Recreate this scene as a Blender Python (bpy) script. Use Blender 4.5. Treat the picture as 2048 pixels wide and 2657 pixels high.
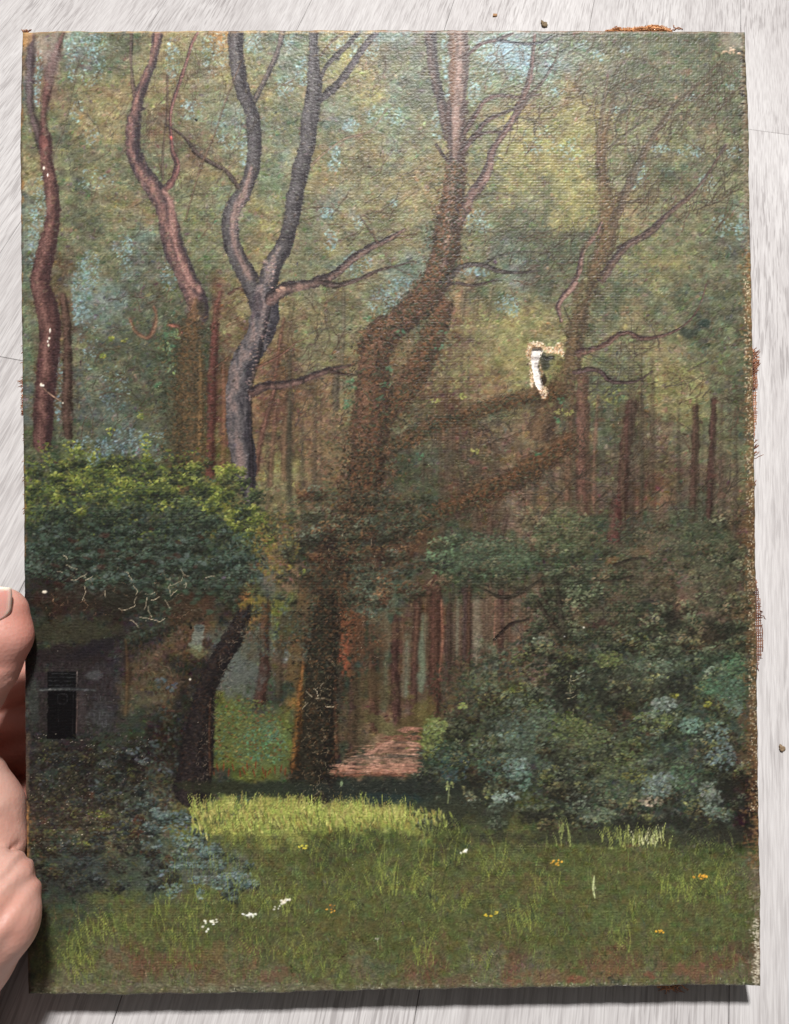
import bpy, math, random
import numpy as np
from mathutils import Matrix, Vector
rng = np.random.default_rng(7); random.seed(7)
for o in list(bpy.data.objects): bpy.data.objects.remove(o)
SC = bpy.context.scene; COL = SC.collection

# ------------------------------------------------------------------ camera
F, CX, CY = 2014.0, 1024.0, 1328.5            # focal length and centre, in photo pixels (2048 x 2657)
d1 = np.array([926, 3638.5, -2014.]); d1 /= np.linalg.norm(d1)          # floor grain direction seen from the camera
d2 = np.array([.976, -.19, .105]); d2 -= d1*(d2@d1); d2 /= np.linalg.norm(d2)
nf = np.cross(d2, d1)
H = .0118-nf@np.array([-.00055, -.1762, -.2884])   # camera height over the floor: the lower edge of the picture is 12 mm above it
C2W = np.array([d2, d1, nf])                  # camera axes -> world
CAM = np.array([0, 0, H])
cam = bpy.data.cameras.new('camera'); cam_o = bpy.data.objects.new('camera', cam); COL.objects.link(cam_o)
m = np.eye(4); m[:3, :3] = C2W; m[:3, 3] = CAM
cam_o.matrix_world = Matrix(m.tolist())
cam.sensor_fit = 'VERTICAL'; cam.sensor_height = 36; cam.lens = 36*F/2657
cam.clip_start = 0.01; cam.clip_end = 50
SC.camera = cam_o

# ------------------------------------------------------------------ light
w = bpy.data.worlds.new("World"); SC.world = w; w.use_nodes = True
bg = w.node_tree.nodes['Background']; bg.inputs[0].default_value = (1.0, 0.98, 0.96, 1); bg.inputs[1].default_value = 0.13
def area(name, loc, target, size, power, col=(1, 1, 1)):
    l = bpy.data.lights.new(name, 'AREA'); l.shape = 'RECTANGLE'; l.size, l.size_y = size; l.energy = power; l.color = col
    o = bpy.data.objects.new(name, l); COL.objects.link(o); o.location = loc
    o.rotation_euler = (Vector(target)-Vector(loc)).to_track_quat('-Z', 'Y').to_euler(); return o
area('window_light', (-0.03, 0.86, 1.79), (0, .17, .05), (0.20, 0.20), 53.5, (1.0, 0.98, 0.96))
SC.view_settings.view_transform = 'Standard'; SC.view_settings.look = 'None'
SC.view_settings.exposure = 0.0; SC.view_settings.gamma = 1

# ------------------------------------------------------------------ frames: photo pixel -> place
def rot(r):
    r = np.array(r); a = np.linalg.norm(r); k = r/a
    K = np.array([[0, -k[2], k[1]], [k[2], 0, -k[0]], [-k[1], k[0], 0]]); return np.eye(3)+np.sin(a)*K+(1-np.cos(a))*K@K
PR = rot([-0.009988, 0.00808979, 0.00929662]); PT = np.array([-0.00146437, 0.0014903, -0.28856739])
PW = C2W@PR; PO = C2W@PT+CAM                  # painting frame in the world: x right, y up, z out of the canvas
PM = np.eye(4); PM[:3, :3] = PW; PM[:3, 3] = PO; PMAT = Matrix(PM.tolist())
def on_canvas(x, y, z=0.0):
    """photo pixel -> painting-frame point (metres) on the plane z"""
    x, y = np.broadcast_arrays(np.asarray(x, float), np.asarray(y, float))
    r = np.stack([(x-CX)/F, -(y-CY)/F, -np.ones_like(x)], -1)
    rl = r@PR; o = -PT@PR
    t = (z-o[2])/rl[..., 2]
    return o+rl*t[..., None]
def on_floor(x, y):
    r = C2W@np.array([(x-CX)/F, -(y-CY)/F, -1]); return CAM+r*(-H/r[2])

# ------------------------------------------------------------------ helpers
def lin(c):
    c = np.asarray(c, float)/255.; return np.where(c <= .04045, c/12.92, ((c+.055)/1.055)**2.4)
def rgba(c): return tuple(lin(c))+(1.0,)
def mesh_obj(name, V, Fc, mat=None, parent=None, smooth=True, mw=None):
    me = bpy.data.meshes.new(name); me.from_pydata([tuple(v) for v in V], [], [tuple(f) for f in Fc]); me.update()
    if smooth: me.polygons.foreach_set('use_smooth', [True]*len(me.polygons))
    if mat: me.materials.append(mat)
    o = bpy.data.objects.new(name, me); COL.objects.link(o)
    if parent: o.parent = parent
    elif mw: o.matrix_world = mw
    return o
def tag(o, label=None, cat=None, group=None, kind=None):
    for k, v in (('label', label), ('category', cat), ('group', group), ('kind', kind)):
        if v: o[k] = v
    return o
def new_mat(name):
    mt = bpy.data.materials.new(name); mt.use_nodes = True
    return mt, mt.node_tree.nodes, mt.node_tree.links, mt.node_tree.nodes['Principled BSDF']
def tubes(paths, rad, sides=5):
    """thin threads: list of (n,3) arrays -> verts, faces"""
    V, Fc = [], []
    for P in paths:
        P = np.asarray(P); n = len(P); T = np.gradient(P, axis=0); T /= np.linalg.norm(T, axis=1)[:, None]+1e-12
        r = rad*random.uniform(.75, 1.25); b = len(V)
        for i in range(n):
            a = np.cross(T[i], [0.3, .2, .93]); a /= np.linalg.norm(a)+1e-12; c = np.cross(T[i], a)
            rr = r*(1 if i < n-1 else .5)
            for k in range(sides):
                t = 2*math.pi*k/sides; V.append(P[i]+rr*(math.cos(t)*a+math.sin(t)*c))
        for i in range(n-1):
            for k in range(sides):
                k2 = (k+1) % sides; Fc.append((b+i*sides+k, b+i*sides+k2, b+(i+1)*sides+k2, b+(i+1)*sides+k))
        Fc.append(tuple(b+(n-1)*sides+k for k in range(sides))); Fc.append(tuple(b+k for k in range(sides))[::-1])
    return V, Fc

# ------------------------------------------------------------------ floor
def laminate():
    mt, N, L, B = new_mat('pale_laminate')
    tc = N.new('ShaderNodeTexCoord'); oi = N.new('ShaderNodeObjectInfo')
    def noise(sx, sy, detail=3, dist=0.0, scale=1.0, rough=.55):
        mp = N.new('ShaderNodeMapping'); mp.inputs['Scale'].default_value = (sx, sy, 1)
        ad = N.new('ShaderNodeVectorMath'); ad.operation = 'MULTIPLY_ADD'; ad.inputs[1].default_value = (7.3, 31.1, 5.)
        L.new(oi.outputs['Random'], ad.inputs[0]); L.new(tc.outputs['Object'], ad.inputs[2])
        L.new(ad.outputs[0], mp.inputs[0]); n = N.new('ShaderNodeTexNoise'); n.inputs['Scale'].default_value = scale
        n.inputs['Detail'].default_value = detail; n.inputs['Distortion'].default_value = dist; n.inputs['Roughness'].default_value = rough
        L.new(mp.outputs[0], n.inputs[0]); return n.outputs['Fac']
    def ramp(src, a, b, ca, cb):
        r = N.new('ShaderNodeValToRGB'); r.color_ramp.elements[0].position = a; r.color_ramp.elements[1].position = b
        r.color_ramp.elements[0].color = ca; r.color_ramp.elements[1].color = cb; L.new(src, r.inputs[0]); return r.outputs[0]
    def mix(a, b, fac, mode='MULTIPLY'):
        x = N.new('ShaderNodeMix'); x.data_type = 'RGBA'; x.blend_type = mode
        L.new(a, x.inputs[6]); L.new(b, x.inputs[7])
        if isinstance(fac, float): x.inputs[0].default_value = fac
        else: L.new(fac, x.inputs[0])
        return x.outputs[2]
    W1 = (1, 1, 1, 1)
    base = ramp(noise(14, 3, 4), .3, .7, rgba((196, 192, 191)), rgba((208, 205, 204)))
    streak = ramp(noise(760, 40, 3, .25), .40, .49, (.68, .665, .665, 1), W1)
    fine = ramp(noise(1500, 70, 2, .2), .38, .6, (.80, .79, .79, 1), W1)
    broad = ramp(noise(110, 9, 3, .9), .36, .55, (.86, .85, .85, 1), W1)
    patch = noise(16, 7, 2)
    col = mix(base, streak, 1.0)
    gate = ramp(patch, .38, .62, (.25, .25, .25, 1), (.95, .95, .95, 1))
    b2 = mix(base, streak, gate)
    col = mix(b2, broad, .75); col = mix(col, fine, .8)
    hv = N.new('ShaderNodeHueSaturation'); mr = N.new('ShaderNodeMapRange'); mr.inputs['To Min'].default_value = .93; mr.inputs['To Max'].default_value = 1.04
    L.new(oi.outputs['Random'], mr.inputs[0]); L.new(mr.outputs[0], hv.inputs['Value']); L.new(col, hv.inputs['Color'])
    L.new(hv.outputs[0], B.inputs['Base Color']); B.inputs['Roughness'].default_value = .5
    bp = N.new('ShaderNodeBump'); bp.inputs['Strength'].default_value = .35; bp.inputs['Distance'].default_value = .0004
    L.new(noise(700, 30, 3, .2), bp.inputs['Height']); L.new(bp.outputs[0], B.inputs['Normal'])
    return mt
LAM = laminate()
mt, N, L, B = new_mat('dark_joint'); B.inputs['Base Color'].default_value = rgba((182, 174, 169)); B.inputs['Roughness'].default_value = .8; JOINT = mt
floor = mesh_obj('floor', [(-1.6, -1, -.004), (1.6, -1, -.004), (1.6, 3, -.004), (-1.6, 3, -.004)], [(0, 1, 2, 3)], JOINT, smooth=False)
floor['kind'] = 'structure'
def plank(x0, x1, y0, y1):
    g = .00012; b = .00025; x0 += g; x1 -= g; y0 += g; y1 -= g; lx, ly = x1-x0, y1-y0
    V = [(0, 0, -.0035), (lx, 0, -.0035), (lx, ly, -.0035), (0, ly, -.0035), (0, 0, -b), (lx, 0, -b), (lx, ly, -b), (0, ly, -b),
         (b, b, 0), (lx-b, b, 0), (lx-b, ly-b, 0), (b, ly-b, 0)]
    Fc = [(0, 1, 5, 4), (1, 2, 6, 5), (2, 3, 7, 6), (3, 0, 4, 7), (4, 5, 9, 8), (5, 6, 10, 9), (6, 7, 11, 10), (7, 4, 8, 11), (8, 9, 10, 11)]
    o = mesh_obj('plank', V, Fc, LAM, floor, smooth=False); o.location = (x0, y0, 0); return o
sx = [float(np.mean([on_floor(*p)[0], on_floor(*q)[0]])) for p, q in (((62, 8), (0, 79)), ((428, 0), (383, 79)), ((808, 0), (770, 79)), ((1178, 0), (1153, 79)), ((1541, 0), (1530, 79)), ((1927, 0), (1918, 80)))]
xs = [sx[0]-.1*k for k in range(8, 0, -1)]+sx+[sx[-1]+.11*k for k in range(1, 8)]
jl = on_floor(27, 930)[1]; jr = on_floor(2000, 343)[1]
for i in range(len(xs)-1):
    j = {9: jl, 13: jr}.get(i, [.95, -.45, .68, .05, .85][i % 5] if i not in (8, 10, 11, 12) else [.9, -.41, .95, -.35][[8, 10, 11, 12].index(i)])
    ys = [y for y in (j-1.28, j, j+1.28, j+2.56)]
    ys = [-1.0]+[y for y in ys if -.9 < y < 2.9]+[3.0]
    for a, b in zip(ys[:-1], ys[1:]): plank(xs[i], xs[i+1], a, b)

# ------------------------------------------------------------------ the picture: paint laid down stroke by stroke
S = 0.5; BW, BH = 1024, 1330
yy, xx = np.mgrid[0:BH, 0:BW].astype(np.float32); XX = xx/S; YY = yy/S      # photo pixel of every cell
def up(g, w, h):
    """bicubic-ish smooth upsampling of a coarse grid"""
    gh, gw = g.shape[:2]; X = np.linspace(0, gw-1.001, w); Y = np.linspace(0, gh-1.001, h)
    xi = X.astype(int); yi = Y.astype(int); fx = X-xi; fy = Y-yi; fx = fx*fx*(3-2*fx); fy = fy*fy*(3-2*fy)
    ex = (1,)*(g.ndim-2); fx = fx.reshape((1, -1)+ex); fy = fy.reshape((-1, 1)+ex)
    a = g[yi][:, xi]; b = g[yi][:, xi+1]; c = g[yi+1][:, xi]; d = g[yi+1][:, xi+1]
    return ((a*(1-fx)+b*fx)*(1-fy)+(c*(1-fx)+d*fx)*fy).astype(np.float32)
def noise(px, py, ch=None):
    gw, gh = max(3, int(BW/S/px)+2), max(3, int(BH/S/py)+2)
    return up(rng.standard_normal((gh, gw) if ch is None else (gh, gw, ch)), BW, BH)
PAL = [(102, 102, 78), (84, 87, 69), (116, 107, 77), (126, 121, 80), (100, 110, 98), (106, 120, 116), (100, 112, 88), (86, 80, 62), (88, 74, 58), (92, 68, 52), (118, 96, 72), (104, 88, 74), (56, 62, 52), (42, 42, 38), (42, 34, 31), (54, 48, 51), (66, 72, 56), (70, 80, 68), (66, 70, 44), (80, 83, 50), (140, 144, 70), (96, 74, 55), (92, 90, 68), (86, 92, 84), (98, 104, 50), (140, 102, 58)]
ROWS = [
    [25, 11, 4, 1, 1, 2, 2, 25, 4, 1, 4, 2, 5, 5, 1, 1, 4, 5, 4, 1, 1, 1, 1, 1, 1, 4],
    [11, 11, 23, 1, 0, 2, 0, 2, 0, 4, 1, 3, 2, 1, 1, 1, 0, 6, 5, 4, 0, 1, 1, 1, 1, 1],
    [23, 11, 0, 2, 2, 2, 0, 0, 2, 0, 2, 0, 3, 4, 1, 0, 6, 0, 6, 2, 0, 1, 1, 1, 1, 1],
    [0, 0, 2, 2, 0, 8, 0, 4, 4, 1, 1, 4, 0, 6, 0, 1, 2, 3, 2, 3, 2, 0, 0, 0, 1, 0],
    [0, 1, 0, 0, 1, 0, 8, 0, 0, 4, 2, 0, 2, 4, 2, 2, 0, 3, 3, 3, 2, 0, 0, 0, 0, 1],
    [2, 0, 1, 0, 1, 0, 2, 2, 0, 6, 2, 2, 0, 2, 2, 2, 1, 3, 3, 3, 0, 0, 1, 1, 0, 0],
    [23, 0, 1, 0, 2, 0, 0, 6, 2, 0, 0, 4, 2, 0, 2, 2, 0, 0, 0, 3, 3, 2, 0, 0, 0, 4],
    [5, 0, 1, 0, 4, 1, 0, 0, 2, 2, 1, 2, 0, 2, 0, 0, 0, 1, 1, 1, 1, 2, 0, 0, 1, 23],
    [23, 8, 1, 0, 23, 1, 0, 0, 2, 0, 0, 4, 2, 4, 4, 0, 0, 4, 1, 1, 0, 0, 3, 0, 0, 1],
    [6, 8, 4, 5, 1, 1, 1, 9, 2, 2, 0, 2, 0, 4, 1, 10, 1, 0, 1, 0, 1, 1, 0, 1, 1, 0],
    [6, 8, 23, 4, 1, 1, 16, 2, 9, 2, 2, 0, 2, 0, 0, 10, 2, 3, 2, 0, 1, 2, 0, 1, 1, 0],
    [6, 8, 0, 1, 1, 16, 16, 8, 2, 9, 0, 2, 2, 2, 0, 8, 2, 3, 3, 3, 0, 0, 2, 0, 0, 1],
    [23, 8, 23, 0, 1, 1, 16, 9, 10, 9, 8, 10, 0, 10, 8, 2, 10, 3, 3, 3, 1, 0, 3, 3, 0, 1],
    [23, 8, 23, 23, 1, 1, 16, 9, 10, 9, 10, 10, 2, 2, 8, 9, 1, 2, 7, 1, 1, 8, 2, 3, 0, 1],
    [1, 16, 1, 23, 23, 1, 24, 9, 10, 8, 10, 10, 10, 1, 7, 9, 8, 11, 10, 10, 1, 1, 11, 0, 0, 1],
    [1, 16, 24, 16, 16, 24, 24, 8, 10, 3, 10, 10, 8, 16, 1, 7, 8, 10, 11, 10, 7, 11, 8, 11, 11, 0],
    [24, 16, 16, 24, 16, 16, 16, 24, 2, 2, 10, 8, 16, 7, 16, 9, 9, 11, 11, 8, 11, 9, 10, 1, 11, 7],
    [12, 12, 16, 16, 12, 16, 16, 24, 24, 10, 8, 16, 16, 12, 16, 16, 8, 11, 10, 11, 16, 16, 11, 16, 16, 8],
    [12, 12, 12, 16, 12, 12, 16, 16, 16, 10, 12, 12, 16, 8, 12, 16, 17, 16, 16, 16, 16, 16, 11, 16, 16, 7],
    [13, 13, 14, 12, 12, 16, 12, 16, 12, 10, 8, 12, 16, 17, 9, 16, 16, 16, 16, 16, 7, 16, 7, 11, 16, 7],
    [12, 14, 12, 14, 12, 12, 8, 13, 25, 24, 16, 12, 12, 17, 9, 11, 8, 11, 11, 7, 7, 7, 12, 7, 11, 7],
    [13, 12, 13, 15, 15, 8, 9, 23, 8, 23, 16, 12, 12, 9, 8, 11, 6, 11, 11, 7, 7, 12, 16, 17, 16, 7],
    [15, 15, 15, 15, 8, 8, 13, 23, 23, 8, 16, 12, 12, 9, 8, 8, 6, 11, 11, 7, 16, 12, 16, 17, 17, 16],
    [23, 13, 15, 15, 7, 8, 13, 24, 16, 12, 25, 12, 9, 11, 8, 8, 7, 24, 12, 12, 16, 13, 16, 17, 17, 7],
    [15, 13, 15, 12, 12, 14, 13, 24, 6, 24, 25, 8, 10, 10, 24, 16, 16, 16, 17, 7, 16, 16, 16, 17, 17, 8],
    [15, 12, 14, 12, 13, 14, 13, 24, 24, 24, 14, 12, 10, 10, 12, 16, 16, 17, 17, 7, 16, 16, 17, 17, 16, 8],
    [14, 12, 13, 12, 12, 7, 13, 12, 12, 12, 13, 12, 12, 12, 12, 12, 17, 17, 12, 16, 16, 17, 12, 17, 12, 14],
    [9, 13, 7, 7, 17, 7, 24, 20, 20, 20, 20, 20, 20, 20, 19, 18, 12, 18, 18, 12, 12, 12, 12, 12, 12, 14],
    [14, 12, 12, 7, 17, 17, 7, 19, 19, 19, 18, 18, 18, 19, 18, 18, 19, 19, 18, 19, 19, 19, 19, 18, 18, 18],
    [13, 12, 12, 12, 17, 17, 23, 23, 19, 19, 19, 19, 19, 19, 19, 19, 19, 19, 19, 19, 19, 19, 19, 19, 19, 7],
    [13, 12, 12, 19, 19, 19, 19, 19, 19, 19, 19, 19, 19, 19, 19, 19, 19, 19, 19, 19, 19, 19, 19, 19, 19, 19],
    [13, 18, 19, 19, 19, 19, 19, 19, 19, 19, 19, 19, 19, 19, 19, 19, 19, 19, 19, 19, 19, 19, 19, 19, 19, 19],
    [13, 18, 19, 22, 21, 21, 21, 22, 21, 19, 19, 19, 22, 19, 21, 19, 22, 21, 22, 19, 21, 21, 19, 21, 21, 21],
    [13, 22, 22, 22, 22, 22, 22, 22, 22, 22, 22, 22, 22, 22, 22, 22, 22, 22, 22, 22, 22, 22, 22, 22, 22, 22],  # dark first cell of the lowest rows: the hand's shadow put into the colour
]
G = np.array(PAL, np.float32)[np.array(ROWS)]/255.
wx = noise(60, 60)*20+noise(22, 22)*14+noise(8, 8)*7; wy = noise(60, 60)*20+noise(22, 22)*14+noise(8, 8)*7
gx = np.clip((XX+wx-60)/75, 0, 24.999); gy = np.clip((YY+wy-90)/75, 0, 32.999)
xi = gx.astype(int); yi = gy.astype(int); fx = (gx-xi)[..., None]; fy = (gy-yi)[..., None]; fx = fx*fx*(3-2*fx); fy = fy*fy*(3-2*fy)
img = (G[yi, xi]*(1-fx)+G[yi, xi+1]*fx)*(1-fy)+(G[yi+1, xi]*(1-fx)+G[yi+1, xi+1]*fx)*fy
img = img.astype(np.float32)
hgt = np.zeros((BH, BW), np.float32)
CL = noise(26, 18)*.55+noise(13, 9)*.5+noise(60, 44)*.3; CL = np.tanh(CL*1.3)
img *= (1+.13*CL*np.clip((1500-YY)/200, .35, 1))[..., None]
img += (noise(18, 12, 3)*.012)
MASS = np.tanh(noise(85, 65)); EDGE = noise(9, 9); EDGE2 = noise(26, 26); BARK = noise(10, 26); BARKF = noise(4, 5); FINE = rng.standard_normal((BH, BW)).astype(np.float32)
def win(x0, y0, x1, y1):
    return max(0, int(y0*S)), min(BH, int(y1*S)+2), max(0, int(x0*S)), min(BW, int(x1*S)+2)
def c01(c): return np.asarray(c, np.float32)/255.
def dab(x, y, l, w, ang, col, al=.8, h=.5, soft=.75):
    R = max(l, w)+2/S; a, b, c, d = win(x-R, y-R, x+R, y+R)
    if a >= b or c >= d: return
    dx = XX[a:b, c:d]-x; dy = YY[a:b, c:d]-y; ca, sa = math.cos(ang), math.sin(ang)
    q = ((dx*ca+dy*sa)/l)**2+((dy*ca-dx*sa)/w)**2
    k = np.clip((1-q)/soft, 0, 1)
    kk = (k*al)[..., None]
    img[a:b, c:d] += (col-img[a:b, c:d])*kk
    if h: hgt[a:b, c:d] = hgt[a:b, c:d]*(1-k*.5)+h*k
def blob(x, y, rx, ry, col, al=.7, rough=.35, ang=0):
    R = max(rx, ry)*1.6; a, b, c, d = win(x-R, y-R, x+R, y+R)
    if a >= b or c >= d: return
    dx = XX[a:b, c:d]-x; dy = YY[a:b, c:d]-y; ca, sa = math.cos(ang), math.sin(ang)
    q = np.sqrt(((dx*ca+dy*sa)/rx)**2+((dy*ca-dx*sa)/ry)**2)+rough*(.5*EDGE[a:b, c:d]+.6*EDGE2[a:b, c:d])
    k = np.clip((1.15-q)/.5, 0, 1)*al
    img[a:b, c:d] += (c01(col)-img[a:b, c:d])*k[..., None]
def limb(pts, mid, sh=None, hi=None, al=.95, soft=3.5, rough=1.0, side=1, bark=.05, h=.5):
    """tapering trunk or branch: pts = [(x, y, width)], shaded from one side to the other"""
    P = np.array(pts, float); out = [P[0]]
    for i in range(len(P)-1):                      # Catmull-Rom
        p0, p1, p2, p3 = P[max(i-1, 0)], P[i], P[i+1], P[min(i+2, len(P)-1)]
        for t in (.25, .5, .75, 1.):
            out.append(.5*((2*p1)+(-p0+p2)*t+(2*p0-5*p1+4*p2-p3)*t*t+(-p0+3*p1-3*p2+p3)*t**3))
    P = np.array(out); P[:, 2] = np.maximum(P[:, 2], 1.6); R = P[:, 2].max()/2+soft+4
    a, b, c, d = win(P[:, 0].min()-R, P[:, 1].min()-R, P[:, 0].max()+R, P[:, 1].max()+R)
    X = XX[a:b, c:d]; Y = YY[a:b, c:d]; best = np.full(X.shape, 1e9, np.float32); off = np.zeros_like(best); wid = np.ones_like(best)
    for i in range(len(P)-1):
        x0, y0, w0 = P[i]; x1, y1, w1 = P[i+1]; ex, ey = x1-x0, y1-y0; q = ex*ex+ey*ey+1e-9
        r = max(w0, w1)/2+soft+6; aa, bb, cc, dd = win(min(x0, x1)-r, min(y0, y1)-r, max(x0, x1)+r, max(y0, y1)+r)
        aa, bb, cc, dd = max(aa-a, 0), max(bb-a, 0), max(cc-c, 0), max(dd-c, 0)
        xs_, ys_ = X[aa:bb, cc:dd], Y[aa:bb, cc:dd]
        if xs_.size == 0: continue
        t = np.clip(((xs_-x0)*ex+(ys_-y0)*ey)/q, 0, 1); dx = xs_-x0-t*ex; dy = ys_-y0-t*ey
        dist = np.sqrt(dx*dx+dy*dy); ww = w0+(w1-w0)*t; e = dist-ww/2
        up_ = e < best[aa:bb, cc:dd]
        best[aa:bb, cc:dd][up_] = e[up_]; off[aa:bb, cc:dd][up_] = ((dx*ey-dy*ex)/math.sqrt(q)/(ww/2))[up_]; wid[aa:bb, cc:dd][up_] = ww[up_]
    e = best+rough*(EDGE[a:b, c:d]*.8+EDGE2[a:b, c:d]*.8+FINE[a:b, c:d]*.5)*np.clip(wid/14, .3, 1.6)
    k = np.clip(.5-e/soft, 0, 1)*al
    mid = c01(mid); sh = c01(sh) if sh is not None else mid*.6; hi = c01(hi) if hi is not None else mid*1.3
    s = (.62-1.5*np.abs(-off*side-.3)+.34*BARK[a:b, c:d]+.12*BARKF[a:b, c:d])[..., None]
    col = np.where(s < 0, mid+(sh-mid)*np.clip(-s*1.3, 0, 1), mid+(hi-mid)*np.clip(s*1.0, 0, .8))*(1+bark*BARKF[a:b, c:d])[..., None]
    img[a:b, c:d] += (col-img[a:b, c:d])*k[..., None]
    hgt[a:b, c:d] = hgt[a:b, c:d]*(1-.6*k)+h*k*(.6+.25*BARK[a:b, c:d])
def twig(x, y, ang, L_, w_, col, al=.6, wig=.22, dep_=0):
    n = max(3, int(L_/6)); c = c01(col)
    for i in range(n):
        t = i/n; x += 6*math.cos(ang); y -= 6*math.sin(ang); ang += rng.normal()*wig
        dab(x, y, 4.8, max(1.3, 1.35*w_*(1-.6*t)), -ang, c*(1+rng.normal()*.1)*.92, min(1, al*1.45)*(1-.4*t), .5, .8)
        if dep_ < 2 and rng.uniform() < .13: twig(x, y, ang+rng.choice([-.6, .6])*rng.uniform(.6, 1.2), L_*(1-t)*.6, w_*.65, col, al*.85, wig, dep_+1)
def clump(x, y, r, dark, mid, light, n=26, al=.75):
    """a bunch of leaves: dark hollow below, lighter leaves on the side to the light"""
    dark, mid, light = c01(dark), c01(mid), c01(light)
    for _ in range(int(n*.5)): dab(x+rng.normal()*r*.6, y+r*.35+rng.normal()*r*.35, rng.uniform(4, 9), rng.uniform(3, 6), rng.uniform(-.6, .6), dark*(1+rng.normal()*.12), al*.8, .3)
    for _ in range(n):
        a_ = rng.uniform(0, 6.283); q = math.sqrt(rng.uniform()); dx, dy = q*math.cos(a_)*r, q*math.sin(a_)*r*.7; t = np.clip(.5-dy/r*.7-dx/r*.25+rng.normal()*.22, 0, 1)
        c = dark+(mid-dark)*min(1, t*2) if t < .5 else mid+(light-mid)*(t-.5)*2
        dab(x+dx, y+dy, rng.uniform(3.5, 7), rng.uniform(1.8, 3.4), rng.uniform(-.9, .6), c*(1+rng.normal()*.1)+rng.normal(size=3).astype(np.float32)*.012, al, rng.uniform(.3, 1.3), .6)
def ivy(pts, n, cols, al=.7, spread=.6):
    """shaggy growth along a trunk"""
    P = np.array(pts, float); d_ = np.r_[0, np.cumsum(np.hypot(*np.diff(P[:, :2], axis=0).T))]
    for _ in range(n):
        t = rng.uniform(0, d_[-1]); x, y, w_ = [np.interp(t, d_, P[:, k]) for k in range(3)]
        dab(x+rng.normal()*w_*spread*.6, y+rng.normal()*w_*.2, rng.uniform(3, 8), rng.uniform(1.8, 4), rng.uniform(-1.2, 1.2), c01(cols[rng.integers(len(cols))])*(1+rng.normal()*.14), al, rng.uniform(.3, 1.1), .7)
def scatter(cx, cy, rx, ry, n, cols, l=(5, 9), w=(3, 5), ang=(0, 3.14), al=.75, h=.7, jit=.07, box=False, clump=0):
    cs = [(rng.uniform(-1, 1), rng.uniform(-1, 1)) for _ in range(max(clump, 1))]; SCL = .72; jit = jit*1.8
    for _ in range(int(n*1.7)):
        if clump:
            c = cs[rng.integers(len(cs))]; u = c[0]+rng.normal()*.13; v = c[1]+rng.normal()*.13
        elif box: u, v = rng.uniform(-1, 1, 2)
        else: r = math.sqrt(rng.uniform()); t = rng.uniform(0, 6.283); u, v = r*math.cos(t), r*math.sin(t)
        c = c01(cols[rng.integers(len(cols))])*(1+rng.normal()*jit)+rng.normal(size=3).astype(np.float32)*.016
        dab(cx+u*rx, cy+v*ry, rng.uniform(*l)*SCL, rng.uniform(*w)*SCL, rng.uniform(*ang), c, al, h*rng.uniform(.4, 1.2)*.6)
def blades(x0, y0, x1, y1, n, cols, length=(20, 45), lean=.25, wd=1.6, al=.8, curve=.3, h=.6):
    for _ in range(n):
        x = rng.uniform(x0, x1); y = rng.uniform(y0, y1); Ln = rng.uniform(*length); a = rng.normal()*lean; cv = rng.normal()*curve
        c = c01(cols[rng.integers(len(cols))])*(1+rng.normal()*.1); n2 = max(3, int(Ln/5))
        for i in range(n2):
            t = i/(n2-1); an = a+cv*t
            dab(x+math.sin(an)*Ln*t, y-Ln*t*math.cos(an), Ln/n2*.95, wd*(1.1-.7*t), math.pi/2-an, c, al, h)
def lighten(c, k): return tuple(min(255, v*k) for v in c)

# --- broken colour over the ground: small strokes of the local colour, lighter and darker
def local_dabs(n, y0, y1, l, w, var, hue, al, ang):
    X = rng.uniform(50, 1970, n); Y = rng.uniform(y0, y1, n); big = EDGE2
    for x, y in zip(X, Y):
        i, j = min(BH-1, int(y*S)), min(BW-1, int(x*S)); c = img[i, j]*(1+rng.normal()*var+.05*big[i, j])+rng.normal(size=3).astype(np.float32)*hue
        dab(x, y, rng.uniform(*l), rng.uniform(*w), ang+rng.normal()*.8, np.clip(c, 0, 1), al, rng.uniform(.1, .7), .7)
local_dabs(16000, 80, 1500, (4, 10), (2, 4.5), .15, .03, .65, -.5)
local_dabs(9000, 1450, 2120, (4, 9), (2, 4), .24, .03, .6, .1)
local_dabs(7000, 2080, 2590, (5, 13), (1.6, 3), .16, .025, .55, 1.3)
MIX = c01([(150, 138, 100), (128, 104, 80), (88, 92, 76), (140, 128, 90), (104, 116, 92), (74, 70, 58), (126, 134, 116), (112, 88, 72)])
for _ in range(7000):
    x, y = rng.uniform(60, 1950), rng.uniform(85, 1400); dab(x, y, rng.uniform(3, 8), rng.uniform(1.6, 3.4), -.4+rng.normal()*.7, MIX[rng.integers(8)], .38, .6)
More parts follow.
